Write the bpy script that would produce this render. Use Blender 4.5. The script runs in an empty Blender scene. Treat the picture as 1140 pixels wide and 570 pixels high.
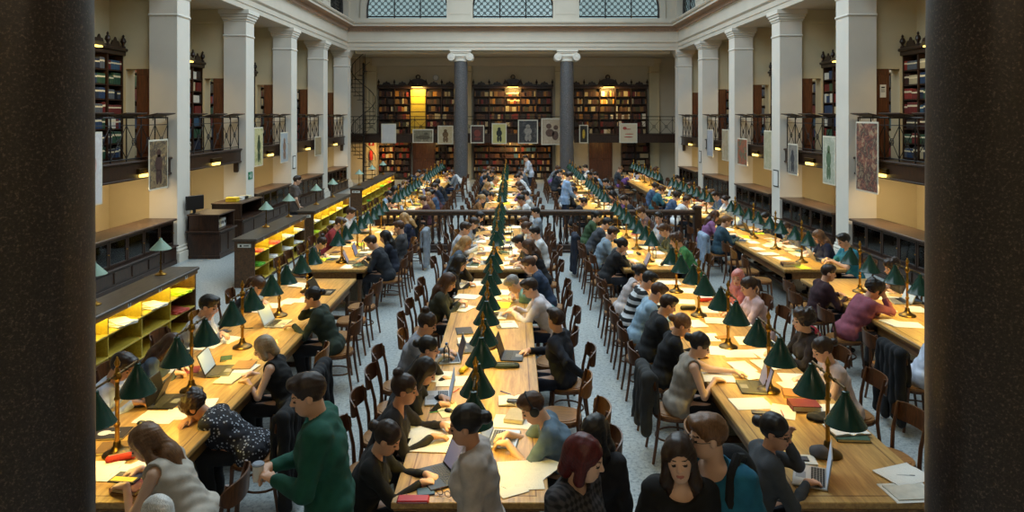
import bpy, bmesh, math, random
import numpy as np
from mathutils import Vector, Matrix, Euler

random.seed(7)
SC = bpy.context.scene
COL = SC.collection
PI = math.pi
R = math.radians

# ------------------------------------------------------------------ camera, world, big lights, exposure
F, H, VX, VY = 800.0, 3.4, 571.0, 129.0          # focal length in pixels (1140 wide), eye height, vanishing point
cd = bpy.data.cameras.new('camera')
cam = bpy.data.objects.new('camera', cd); COL.objects.link(cam)
cd.sensor_fit = 'HORIZONTAL'; cd.sensor_width = 36.0; cd.lens = F / 1140 * 36
cam.location = (0, 0, H); cam.rotation_euler = (PI / 2, 0, 0)
cd.shift_x = (570 - VX) / 1140; cd.shift_y = (VY - 285) / 1140
cd.clip_start = 0.05; cd.clip_end = 300
SC.camera = cam
SC.view_settings.view_transform = 'Standard'; SC.view_settings.look = 'None'
SC.view_settings.gamma = 1.0; SC.view_settings.use_curve_mapping = False
SC.view_settings.exposure = 0.0
SKY_POWER = 2550.0
SKY_COLOR = (0.74, 0.90, 1.0)
LAMP_POWER = 12.5
LAMP_COLOR = (1.0, 0.69, 0.11)
SHELF_POWER = 26.0
AISLE_POWER = 34.0
try:
    SC.cycles.max_bounces = 7; SC.cycles.diffuse_bounces = 4; SC.cycles.glossy_bounces = 3
    SC.cycles.transparent_max_bounces = 12; SC.cycles.transmission_bounces = 4
    SC.cycles.caustics_reflective = False; SC.cycles.caustics_refractive = False
    SC.cycles.sample_clamp_indirect = 4.0
except Exception:
    pass
w = bpy.data.worlds.new('sky'); SC.world = w; w.use_nodes = True
bg = w.node_tree.nodes['Background']
bg.inputs[0].default_value = (0.55, 0.72, 0.75, 1); bg.inputs[1].default_value = 0.62

def light(kind, name, loc, power, color, parent=None, rot=(0, 0, 0), **kw):
    d = bpy.data.lights.new(name, kind); d.energy = power; d.color = color
    for k, v in kw.items(): setattr(d, k, v)
    o = bpy.data.objects.new(name, d); COL.objects.link(o)
    o.location = loc; o.rotation_euler = rot
    if parent: o.parent = parent
    return o

# daylight falling through the glass roof of the hall
light('AREA', 'skylight_daylight', (0, 19.5, 11.2), SKY_POWER, SKY_COLOR, shape='RECTANGLE', size=9.5, size_y=25.0)

# ------------------------------------------------------------------ colours and materials
def lin(c):
    if isinstance(c, str):
        c = tuple(int(c[i:i + 2], 16) for i in (0, 2, 4))
    if max(c) > 1: c = tuple(v / 255 for v in c)
    return tuple((v / 12.92 if v <= .04045 else ((v + .055) / 1.055) ** 2.4) for v in c[:3])
def mul(c, k): return tuple(min(1, v * k) for v in c)

def base(name, rough=.5, metal=0.0):
    m = bpy.data.materials.new(name); m.use_nodes = True
    nt = m.node_tree; b = nt.nodes['Principled BSDF']
    b.inputs['Roughness'].default_value = rough; b.inputs['Metallic'].default_value = metal
    return m, nt, b
def coords(nt, scale, rot=(0, 0, 0)):
    t = nt.nodes.new('ShaderNodeTexCoord'); mp = nt.nodes.new('ShaderNodeMapping')
    mp.inputs['Scale'].default_value = scale; mp.inputs['Rotation'].default_value = rot
    nt.links.new(t.outputs['Object'], mp.inputs['Vector']); return mp.outputs['Vector']
def noise(nt, vec, scale, detail=4, rough=.55, dist=0):
    n = nt.nodes.new('ShaderNodeTexNoise'); n.inputs['Scale'].default_value = scale
    n.inputs['Detail'].default_value = detail; n.inputs['Roughness'].default_value = rough; n.inputs['Distortion'].default_value = dist
    nt.links.new(vec, n.inputs['Vector']); return n.outputs['Fac']
def ramp(nt, fac, stops, const=False):
    r = nt.nodes.new('ShaderNodeValToRGB'); e = r.color_ramp.elements
    if const: r.color_ramp.interpolation = 'CONSTANT'
    while len(e) < len(stops): e.new(.5)
    for i, (p, c) in enumerate(stops): e[i].position = p; e[i].color = (*c, 1)
    nt.links.new(fac, r.inputs['Fac']); return r.outputs['Color']
def bump(nt, b, fac, strength, dist=.01):
    n = nt.nodes.new('ShaderNodeBump'); n.inputs['Strength'].default_value = strength; n.inputs['Distance'].default_value = dist
    nt.links.new(fac, n.inputs['Height']); nt.links.new(n.outputs['Normal'], b.inputs['Normal'])
def setc(nt, b, out): nt.links.new(out, b.inputs['Base Color'])

MATS = {}
def plain(name, col, rough=.55, metal=0.0, amt=.10, scale=6.0, bmp=0.0, bscale=60.0):
    if name in MATS: return MATS[name]
    m, nt, b = base(name, rough, metal); c = lin(col)
    v = coords(nt, (1, 1, 1))
    setc(nt, b, ramp(nt, noise(nt, v, scale), [(.3, mul(c, 1 - amt)), (.7, mul(c, 1 + amt))]))
    if bmp: bump(nt, b, noise(nt, v, bscale, 3), bmp)
    MATS[name] = m; return m
def wood(name, c1, c2, stretch=(14, 1.2, 14), scale=3.0, rough=.4, bmp=.08):
    if name in MATS: return MATS[name]
    m, nt, b = base(name, rough); v = coords(nt, stretch)
    f = noise(nt, v, scale, 6, .62, .6)
    setc(nt, b, ramp(nt, f, [(.32, lin(c1)), (.68, lin(c2))]))
    bump(nt, b, f, bmp, .004); MATS[name] = m; return m
def fabric(col):
    n = 'fabric_%02x%02x%02x' % tuple(col)
    return plain(n, col, .9, 0, .22, 9.0, .25, 220.0)
def emit(name, col, s):
    if name in MATS: return MATS[name]
    m, nt, b = base(name); b.inputs['Base Color'].default_value = (*lin(col), 1)
    b.inputs['Emission Color'].default_value = (*lin(col), 1); b.inputs['Emission Strength'].default_value = s
    MATS[name] = m; return m

OAK = wood('oak_table', (158, 118, 62), (205, 165, 98), (11, 1.0, 11), 2.6, .33)
OAK_EDGE = wood('oak_edge', (104, 72, 38), (150, 110, 62), (11, 1.0, 11), 2.6, .4)
OAK_DARK = wood('oak_dark', (62, 40, 22), (104, 72, 42), (9, 1.2, 9), 2.6, .45)
CHAIR_W = wood('bentwood_brown', (60, 35, 20), (112, 70, 40), (6, 6, 1.5), 5, .38)
SEAT_W = wood('chair_seat_wood', (126, 82, 42), (176, 124, 66), (12, 1.5, 8), 5, .38)
DARKW = wood('walnut_dark', (30, 18, 12), (62, 38, 25), (6, 6, 1.4), 4, .38)
DARKTOP = wood('walnut_top', (56, 40, 29), (92, 67, 50), (8, 1.2, 8), 4, .35)
REDW = wood('mahogany_door', (72, 40, 22), (112, 66, 38), (9, 9, 1.1), 3, .45)
HOLEW = wood('pigeonhole_wood', (168, 142, 44), (198, 172, 62), (8, 1.2, 8), 3, .5)
HOLETOP = wood('pigeonhole_top', (58, 50, 44), (92, 80, 68), (8, 1.0, 8), 3, .33)
PLASTER = plain('plaster_pillar', (226, 219, 207), .75, 0, .04, 1.2, .12, 30)
WALLP = plain('plaster_wall', (208, 193, 158), .8, 0, .05, .9, .1, 25)
WALLG = plain('plaster_upper', (203, 192, 170), .8, 0, .05, .9, .1, 25)
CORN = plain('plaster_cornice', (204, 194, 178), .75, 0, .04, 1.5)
CORN_SHADED = plain('plaster_soffit_shade_tan', (160, 132, 110), .8, 0, .05, 1.5)  # pale plaster with the shade under the cornice put into its colour
BRASS = plain('brass', (172, 128, 52), .28, 1.0, .15, 20)
BRASSD = plain('brass_dark', (96, 76, 42), .35, 1.0, .2, 20)
IRON = plain('wrought_iron', (34, 28, 25), .5, .3, .1, 20)
SHADE_G = plain('shade_green', (18, 58, 46), .2, 0, .12, 12)
SHADE_W = plain('shade_inside_white', (236, 228, 205), .5, 0, .02, 12)
SHADE_P = plain('shade_pale_green', (150, 178, 160), .35, 0, .06, 12)
BULB = emit('bulb_glow', (255, 214, 140), 14.0)
FIXT = emit('fixture_glow', (255, 216, 110), 3.2)
PAPER = plain('paper_white', (232, 230, 224), .8, 0, .02, 8)
PAPER2 = plain('paper_cream', (228, 214, 178), .8, 0, .03, 8)
BLACKP = plain('black_plastic', (22, 22, 24), .4, 0, .1, 20)
SILVER = plain('aluminium', (178, 180, 182), .35, .7, .04, 20)
WHITEP = plain('white_plastic', (226, 226, 224), .4, 0, .02, 20)

def text_paper(name, col):
    m, nt, b = base(name, .8); v = coords(nt, (1, 1, 1))
    wv = nt.nodes.new('ShaderNodeTexWave'); wv.bands_direction = 'Y'; wv.inputs['Scale'].default_value = 22
    wv.inputs['Distortion'].default_value = 0
    nt.links.new(v, wv.inputs['Vector'])
    n2 = noise(nt, coords(nt, (60, 14, 1)), 2.0, 2)
    mm = nt.nodes.new('ShaderNodeMath'); mm.operation = 'MULTIPLY'
    nt.links.new(wv.outputs['Fac'], mm.inputs[0]); nt.links.new(n2, mm.inputs[1])
    c = lin(col); setc(nt, b, ramp(nt, mm.outputs[0], [(.42, c), (.56, mul(c, .80))]))
    return m
PAPERT = text_paper('paper_printed', (232, 230, 224))

def granite(name, c, sp, scale):
    m, nt, b = base(name, .28); v = coords(nt, (1, 1, 1))
    vo = nt.nodes.new('ShaderNodeTexVoronoi'); vo.inputs['Scale'].default_value = scale
    nt.links.new(v, vo.inputs['Vector'])
    f = noise(nt, v, scale * .8, 6, .7)
    mx = nt.nodes.new('ShaderNodeMath'); mx.operation = 'MULTIPLY'
    nt.links.new(vo.outputs['Distance'], mx.inputs[0]); nt.links.new(f, mx.inputs[1])
    setc(nt, b, ramp(nt, f, [(.35, mul(lin(c), .5)), (.55, lin(c)), (.68, lin(sp)), (.72, mul(lin(c), .8))]))
    b.inputs['Roughness'].default_value = .35
    return m
GRAN = granite('granite_dark', (58, 48, 44), (122, 106, 92), 95)
GRAN2 = granite('granite_grey', (98, 96, 98), (132, 130, 130), 40)

def terrazzo():
    m, nt, b = base('terrazzo_floor', .30); v = coords(nt, (1, 1, 1))
    f = noise(nt, v, 26, 5, .75)
    g = noise(nt, v, .7, 3)
    c = ramp(nt, f, [(.36, lin((112, 122, 128))), (.47, lin((174, 182, 184))), (.6, lin((194, 200, 200))), (.72, lin((214, 216, 212)))])
    mix = nt.nodes.new('ShaderNodeMixRGB'); mix.blend_type = 'MULTIPLY'; mix.inputs[0].default_value = .35
    nt.links.new(c, mix.inputs[1]); nt.links.new(ramp(nt, g, [(.3, (.75, .75, .75)), (.7, (1, 1, 1))]), mix.inputs[2])
    setc(nt, b, mix.outputs[0]); return m
TERR = terrazzo()

def glass(name, tint=(.7, .8, .8), clear=.75):
    m = bpy.data.materials.new(name); m.use_nodes = True; nt = m.node_tree; nt.nodes.clear()
    out = nt.nodes.new('ShaderNodeOutputMaterial'); mix = nt.nodes.new('ShaderNodeMixShader')
    t = nt.nodes.new('ShaderNodeBsdfTransparent'); g = nt.nodes.new('ShaderNodeBsdfGlossy')
    fr = nt.nodes.new('ShaderNodeFresnel'); fr.inputs[0].default_value = 1.5
    t.inputs[0].default_value = (*tint, 1); g.inputs['Roughness'].default_value = .05
    nt.links.new(fr.outputs[0], mix.inputs[0]); nt.links.new(t.outputs[0], mix.inputs[1]); nt.links.new(g.outputs[0], mix.inputs[2])
    nt.links.new(mix.outputs[0], out.inputs[0]); return m
GLASS = glass('cabinet_glass', (.62, .70, .72))
PANE = glass('window_glass', (.82, .9, .9))

def picture(name, cols, scale=5, border=None):
    m, nt, b = base(name, .6); v = coords(nt, (1, 1, 1))
    f = noise(nt, v, scale, 5, .65, .8)
    n = len(cols)
    setc(nt, b, ramp(nt, f, [(.28 + .44 * i / max(1, n - 1), lin(c)) for i, c in enumerate(cols)]))
    return m

# ------------------------------------------------------------------ mesh builder
class MB:
    def __init__(s): s.v = []; s.f = []; s.m = []; s.cur = 0
    def add(s, vs, fs):
        n = len(s.v); s.v.extend([tuple(map(float, p)) for p in vs]); s.f.extend([tuple(i + n for i in f) for f in fs]); s.m.extend([s.cur] * len(fs)); return s
    def box(s, x0, x1, y0, y1, z0, z1, b=0.0, rot=None, at=None):
        cx, cy, cz = (x0 + x1) / 2, (y0 + y1) / 2, (z0 + z1) / 2
        hx, hy, hz = abs(x1 - x0) / 2, abs(y1 - y0) / 2, abs(z1 - z0) / 2
        if b <= 0:
            vs = [(sx * hx, sy * hy, sz * hz) for sx in (-1, 1) for sy in (-1, 1) for sz in (-1, 1)]
            fs = [(0, 1, 3, 2), (4, 6, 7, 5), (0, 4, 5, 1), (2, 3, 7, 6), (0, 2, 6, 4), (1, 5, 7, 3)]
        else:
            b = min(b, hx * .9, hy * .9, hz * .9); vs = []; ix = {}
            hh = (hx, hy, hz)
            for sx in (-1, 1):
                for sy in (-1, 1):
                    for sz in (-1, 1):
                        sg = (sx, sy, sz)
                        for a in range(3):
                            ix[(sg, a)] = len(vs)
                            vs.append(tuple(sg[i] * (hh[i] if i == a else hh[i] - b) for i in range(3)))
            fs = []
            for a in range(3):
                o1, o2 = [i for i in range(3) if i != a]
                for sg in (-1, 1):
                    q = []
                    for p, r in ((-1, -1), (1, -1), (1, 1), (-1, 1)):
                        t = [0, 0, 0]; t[a] = sg; t[o1] = p; t[o2] = r; q.append(ix[(tuple(t), a)])
                    fs.append(tuple(q))
                for p in (-1, 1):
                    for r in (-1, 1):
                        t0 = [0, 0, 0]; t0[a] = -1; t0[o1] = p; t0[o2] = r; t1 = list(t0); t1[a] = 1
                        t0, t1 = tuple(t0), tuple(t1)
                        fs.append((ix[(t0, o1)], ix[(t0, o2)], ix[(t1, o2)], ix[(t1, o1)]))
            for sx in (-1, 1):
                for sy in (-1, 1):
                    for sz in (-1, 1): fs.append(tuple(ix[((sx, sy, sz), a)] for a in range(3)))
            out = []
            for f in fs:
                p = [Vector(vs[i]) for i in f]; n = (p[1] - p[0]).cross(p[2] - p[0]); c = sum(p, Vector()) / len(p)
                out.append(f if n.dot(c) > 0 else tuple(reversed(f)))
            fs = out
        if rot is not None:
            Rm = Euler(rot).to_matrix(); vs = [Rm @ Vector(p) for p in vs]
        return s.add([(p[0] + cx, p[1] + cy, p[2] + cz) for p in vs], fs)
    def lathe(s, prof, c=(0, 0, 0), n=16, axis='z', close=False):
        vs = []; fs = []; k = len(prof)
        for r, z in prof:
            for i in range(n):
                a = 2 * PI * i / n; x, y = r * math.cos(a), r * math.sin(a)
                p = (x, y, z) if axis == 'z' else ((z, x, y) if axis == 'x' else (x, z, y))
                vs.append((p[0] + c[0], p[1] + c[1], p[2] + c[2]))
        for j in range(k - 1):
            for i in range(n):
                i2 = (i + 1) % n; fs.append((j * n + i, j * n + i2, (j + 1) * n + i2, (j + 1) * n + i))
        if prof[0][0] > 1e-5 and not close: fs.append(tuple(reversed(range(n))))
        if prof[-1][0] > 1e-5 and not close: fs.append(tuple((k - 1) * n + i for i in range(n)))
        return s.add(vs, fs)
    def tube(s, pts, r, n=8, closed=False, flat=None):
        P = [Vector(p) for p in pts]; k = len(P)
        if not isinstance(r, (list, tuple)): r = [r] * k
        vs = []; fs = []; prev = None
        for i, p in enumerate(P):
            if closed: t = P[(i + 1) % k] - P[i - 1]
            else: t = P[min(i + 1, k - 1)] - P[max(i - 1, 0)]
            t.normalize()
            if prev is None:
                a = Vector((0, 0, 1)) if abs(t.z) < .9 else Vector((1, 0, 0))
                u = t.cross(a).normalized()
            else:
                u = (prev - t * prev.dot(t)).normalized()
            prev = u; w_ = t.cross(u)
            for j in range(n):
                an = 2 * PI * j / n; vs.append(p + (u * math.cos(an) + w_ * math.sin(an)) * r[i])
        m = k if closed else k - 1
        for i in range(m):
            i2 = (i + 1) % k
            for j in range(n):
                j2 = (j + 1) % n; fs.append((i * n + j, i * n + j2, i2 * n + j2, i2 * n + j))
        if not closed:
            fs.append(tuple(reversed(range(n)))); fs.append(tuple((k - 1) * n + j for j in range(n)))
        return s.add(vs, fs)
    def extrude(s, poly, a0, a1, axis='y'):
        n = len(poly)
        def P(u, v, t): return (u, t, v) if axis == 'y' else ((t, u, v) if axis == 'x' else (u, v, t))
        vs = [P(u, v, a0) for u, v in poly] + [P(u, v, a1) for u, v in poly]
        fs = [tuple(range(n)), tuple(reversed(range(n, 2 * n)))]
        for i in range(n):
            j = (i + 1) % n; fs.append((i, i + n, j + n, j))
        return s.add(vs, fs)
    def ball(s, c, r, n=12, m=8):
        if not isinstance(r, (tuple, list)): r = (r, r, r)
        vs = []; fs = []
        for j in range(m + 1):
            ph = PI * j / m
            for i in range(n):
                th = 2 * PI * i / n
                vs.append((c[0] + r[0] * math.sin(ph) * math.cos(th), c[1] + r[1] * math.sin(ph) * math.sin(th), c[2] + r[2] * math.cos(ph)))
        for j in range(m):
            for i in range(n):
                i2 = (i + 1) % n; fs.append((j * n + i, (j + 1) * n + i, (j + 1) * n + i2, j * n + i2))
        return s.add(vs, fs)
    def mesh(s, name, mats, angle=35):
        me = bpy.data.meshes.new(name); me.from_pydata(s.v, [], s.f)
        for m in (mats if isinstance(mats, (list, tuple)) else [mats]): me.materials.append(m)
        me.polygons.foreach_set('material_index', s.m)
        me.polygons.foreach_set('use_smooth', [True] * len(s.f))
        me.validate(); me.update()
        try: me.set_sharp_from_angle(angle=R(angle))
        except Exception: pass
        return me

def link(name, me, parent=None, loc=(0, 0, 0), rz=0.0):
    o = bpy.data.objects.new(name, me); COL.objects.link(o); o.location = loc; o.rotation_euler = (0, 0, rz)
    if parent is not None: o.parent = parent
    return o
def obj(name, mb, mats, parent=None, loc=(0, 0, 0), rz=0.0, angle=35):
    return link(name, mb.mesh(name, mats, angle), parent, loc, rz)
def empty(name, loc=(0, 0, 0), rz=0.0):
    o = bpy.data.objects.new(name, None); COL.objects.link(o); o.location = loc; o.rotation_euler = (0, 0, rz)
    o.empty_display_size = .1; return o
def struct(name, mb, mats, **k):
    o = obj(name, mb, mats, **k); o['kind'] = 'structure'; return o
KIDS = {}
def copy_tree(o, parent=None, loc=None, rz=None):
    c = o.copy(); COL.objects.link(c)
    for k in ('label', 'category', 'group'):
        if parent is not None and k in c: del c[k]
    if parent is not None: c.parent = parent
    if loc is not None: c.location = loc
    if rz is not None: c.rotation_euler = (0, 0, rz)
    for ch in list(KIDS.get(o.name, [])): copy_tree(ch, c)
    return c
def proto(o):                                   # remember the children of a thing that will be copied
    kids = {}
    for x in bpy.data.objects:
        if x.parent is not None: kids.setdefault(x.parent.name, []).append(x)
    st = [o]
    while st:
        q = st.pop(); KIDS[q.name] = kids.get(q.name, []); st += KIDS[q.name]
    return o
def tag(o, label, cat, group=None, kind=None):
    o['label'] = label; o['category'] = cat
    if group: o['group'] = group
    if kind: o['kind'] = kind
    return o

ORD = 'first second third fourth fifth sixth seventh eighth ninth tenth eleventh twelfth thirteenth fourteenth fifteenth sixteenth seventeenth eighteenth nineteenth twentieth'.split()
def ordw(i):
    if i < 20: return ORD[i]
    t, u = divmod(i + 1, 10); T = ['', '', 'twenty', 'thirty', 'forty', 'fifty', 'sixty', 'seventy', 'eighty', 'ninety']
    if u == 0: return {20: 'twentieth', 30: 'thirtieth', 40: 'fortieth', 50: 'fiftieth'}.get(i + 1, T[t] + 'tieth')
    return T[t] + '-' + ORD[u - 1]
PENDING = []
def later(o, cat, phrase, zone, key, group=None, frm='from the front'):
    """label written at the end, once all things of this sort in a zone are known, with its place counted along the zone"""
    o['category'] = cat
    if group: o['group'] = group
    PENDING.append((o, cat, phrase, zone, key, frm)); return o
def write_labels():
    by = {}
    for p in PENDING: by.setdefault((p[1], p[3]), []).append(p)
    for (cat, zone), L in by.items():
        L.sort(key=lambda p: p[4])
        for i, (o, c, ph, z, k, frm) in enumerate(L):
            o['label'] = f'{ph}, {ordw(i)} {frm}, {z}' if len(L) > 1 else f'{ph}, {z}'

def T(px, py, z=.755):
    Y = F * (H - z) / (py - VY); return ((px - VX) * Y / F, Y)
# ================================================================== the hall
PX, PW = 7.8, .65                       # inner face of the pillars, their width
PY = [8.1, 12.4, 16.7, 21.0, 25.3, 29.6, 33.9]
OW = 9.45                               # outer wall of the aisles
ZB = 6.5                                # underside of the entablature
YB = 38.6                               # back wall
GF = 2.38                               # gallery floor

struct('floor', MB().box(-9.8, 9.8, -3, 39, -.2, 0), TERR)
for sx, nm in ((-1, 'left'), (1, 'right')):
    b = MB()
    b.box(sx * OW, sx * (OW + .3), -3, 39, 0, ZB + .4)
    struct('wall_' + nm, b, WALLP)
    struct('ceiling_aisle_' + nm, MB().box(sx * (PX + .1), sx * (OW + .3), -3, 39, ZB + .02, ZB + .25), WALLG)
struct('wall_back', MB().box(-9.8, 9.8, YB, YB + .3, 0, ZB + .4), WALLG)
struct('ceiling_back', MB().box(-PX - .2, PX + .2, 34.6, YB + .3, ZB + .02, ZB + .25), WALLG)
struct('wall_front', MB().box(-9.8, 9.8, -3.3, -3, 0, ZB + .4), WALLP)
struct('ceiling_front', MB().box(-PX - .2, PX + .2, -3.3, 3.2, ZB + .02, ZB + .25), WALLG)
struct('wall_attic_front', MB().box(-PX - .2, PX + .2, 2.9, 3.2, ZB, 11.7), WALLG)

# pillars with plinth, necking and capital
def pillar(x0, x1, y0, y1):
    b = MB()
    b.box(x0 - .09, x1 + .09, y0 - .09, y1 + .09, 0, .22)
    b.box(x0 - .06, x1 + .06, y0 - .06, y1 + .06, .22, .30, .03)
    b.box(x0 - .03, x1 + .03, y0 - .03, y1 + .03, .30, .36, .015)
    b.box(x0, x1, y0, y1, .3, 6.3)
    b.box(x0 - .03, x1 + .03, y0 - .03, y1 + .03, 5.72, 5.78, .02)
    b.box(x0 - .03, x1 + .03, y0 - .03, y1 + .03, 6.16, 6.22, .02)
    b.box(x0 - .06, x1 + .06, y0 - .06, y1 + .06, 6.22, 6.30, .02)
    b.box(x0 - .09, x1 + .09, y0 - .09, y1 + .09, 6.30, 6.38, .02)
    b.box(x0 - .12, x1 + .12, y0 - .12, y1 + .12, 6.38, ZB)
    return b
for y in PY:
    struct('pillar_left', pillar(-PX - PW, -PX, y, y + PW), PLASTER)
    struct('pillar_right', pillar(PX, PX + PW, y, y + PW), PLASTER)
# cross walls in line with the pillars: door opening at gallery level, an arch-free passage next to the pillar
DOORX0, DOORX1, DTOP = 8.47, 9.06, 4.5
for sx, nm in ((-1, 'left'), (1, 'right')):
    for i, y in enumerate(PY[1:]):
        b = MB()
        def bx(a, c, z0, z1, y0=y + .12, y1=y + .52): b.box(sx * a, sx * c, y0, y1, z0, z1)
        bx(PX + PW - .02, OW, DTOP, ZB + .1)
        bx(DOORX1, OW, 0, DTOP)
        bx(PX + PW - .02, DOORX1, 0, GF)
        bx(PX + PW - .02, OW, 6.1, 6.2, y + .08, y + .56)
        struct('wall_partition_' + nm, b, WALLP)
        d = MB().box(sx * 8.50, sx * 8.80, y + .10, y + .16, GF + .02, DTOP, .008)
        for z0, z1 in ((GF + .15, GF + .95), (GF + 1.1, DTOP - .15)):
            d.box(sx * 8.54, sx * 8.76, y + .08, y + .11, z0, z1, .01)
        o = struct('door_%d' % (i + 1 + (10 if sx > 0 else 0)), d, REDW)
        obj('door_handle', MB().ball((sx * 8.77, y + .07, GF + 1.0), .025), BRASS, o)
    if sx > 0:
        pass

# two globe lamps over the front gallery, behind the near columns
for x in (-1.1, 1.1):
    t = empty('globe_lamp', (x, -1.0, ZB)); tag(t, f'white globe lamp hanging over the front gallery, {"pigeonhole" if x < 0 else "wall"} side', 'lamp', 'globe lamps over the front gallery')
    obj('globe', MB().ball((0, 0, -.55), .14, 18, 12), FIXT, t); obj('rod', MB().tube([(0, 0, 0), (0, 0, -.42)], .012, 8), BRASSD, t)
    light('POINT', 'globe_light', (0, 0, -.8), 42, (1.0, .82, .62), t, shadow_soft_size=.14)
# far columns and the two near ones that frame the view
def column(x, y, r, m, name, near=False):
    b = MB()
    b.cur = 0
    b.box(x - r * 1.32, x + r * 1.32, y - r * 1.32, y + r * 1.32, 0, .16)
    b.lathe([(r * 1.28, .16), (r * 1.32, .22), (r * 1.28, .28), (r * 1.1, .30), (r * 1.08, .36), (r * 1.18, .40), (r * 1.14, .45), (r * 1.02, .47)], (x, y, 0), 40)
    b.cur = 1
    prof = [(r * (1.0 - .10 * max(0, (t - .33)) ** 1.5), .46 + (6.0 - .46) * t) for t in [i / 10 for i in range(11)]]
    b.lathe(prof, (x, y, 0), 48)
    b.cur = 0
    rt = prof[-1][0]
    b.lathe([(rt * 1.02, 5.98), (rt * 1.10, 6.0), (rt * 1.10, 6.05), (rt, 6.06), (rt * 1.05, 6.14), (rt * 1.25, 6.22), (rt * 1.25, 6.24)], (x, y, 0), 40)
    # volutes front and back
    for s in (-1, 1):
        for yy in (-1, 1):
            c = (x + s * rt * 1.38, y + yy * rt * .92, 6.18)
            b.lathe([(.02, -.10), (.17, -.09), (.19, -.05), (.19, .05), (.17, .09), (.02, .10)], c, 20, 'y')
            b.lathe([(.0, -.115), (.05, -.115), (.06, -.10), (.06, .10), (.05, .115), (0, .115)], c, 12, 'y')
            b.tube([(c[0] + (.17 - .011 * k) * math.cos(k * .6 + 1.2), c[1] + yy * .095, c[2] + (.17 - .011 * k) * math.sin(k * .6 + 1.2)) for k in range(12)], .012, 5)
        b.lathe([(.15, -rt * .9), (.11, 0), (.15, rt * .9)], (x + s * rt * 1.38, y, 6.18), 16, 'y')
    b.box(x - rt * 1.3, x + rt * 1.3, y - rt * 1.02, y + rt * 1.02, 6.22, 6.36, .02)
    b.box(x - rt * 1.5, x + rt * 1.5, y - rt * 1.15, y + rt * 1.15, 6.36, 6.43, .02)
    b.box(x - rt * 1.6, x + rt * 1.6, y - rt * 1.25, y + rt * 1.25, 6.43, ZB, .01)
    return struct(name, b, [PLASTER, m])
column(-2.48, 34.25, .335, GRAN2, 'column_back_left')
column(2.57, 34.25, .335, GRAN2, 'column_back_right')
column(-2.50, 3.63, .34, GRAN, 'column_front_left')
column(2.47, 3.63, .34, GRAN, 'column_front_right')

# entablature: stepped profile, coordinates are (distance out from the fascia, height)
PROF = [(-.75, ZB), (0, ZB), (0, ZB + .16), (.025, ZB + .16), (.025, ZB + .32), (.05, ZB + .34), (.09, ZB + .38), (.09, ZB + .42),
        (.0, ZB + .44), (.0, ZB + .86), (.05, ZB + .88), (.05, ZB + .93), (.11, ZB + .96), (.14, ZB + 1.04), (.34, ZB + 1.08), (.36, ZB + 1.10),
        (.36, ZB + 1.19), (.42, ZB + 1.21), (.46, ZB + 1.27), (.46, ZB + 1.30), (-.1, ZB + 1.36), (-.1, ZB + 1.52), (-.75, ZB + 1.52)]
# soffit of the cornice has its brown shade painted in as tan, the rest pale
def entab(name, f, a0, a1, axis):
    b = MB(); n = len(PROF)
    pts = [f(u, v) for u, v in PROF]
    b.extrude(pts, a0, a1, axis)
    idx = [0] * len(b.f)
    for k in range(n):
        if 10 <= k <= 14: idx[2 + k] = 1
    b.m = idx
    return struct(name, b, [CORN, CORN_SHADED], angle=25)
entab('trim_entablature_left', lambda u, v: (-PX + u, v), 3.0, 34.7, 'y')
entab('trim_entablature_right', lambda u, v: (PX - u, v), 3.0, 34.7, 'y')
entab('trim_entablature_back', lambda u, v: (33.9 - u, v), -PX - .7, PX + .7, 'x')
# dentil band
b = MB()
for i in range(int(15.4 / .16)):
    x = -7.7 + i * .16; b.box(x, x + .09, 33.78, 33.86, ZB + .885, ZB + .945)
struct('trim_dentils_back', b, CORN_SHADED)
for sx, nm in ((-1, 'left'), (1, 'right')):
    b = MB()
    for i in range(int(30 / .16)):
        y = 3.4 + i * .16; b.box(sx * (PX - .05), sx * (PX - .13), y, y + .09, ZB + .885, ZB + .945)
    struct('trim_dentils_' + nm, b, CORN_SHADED)

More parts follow.
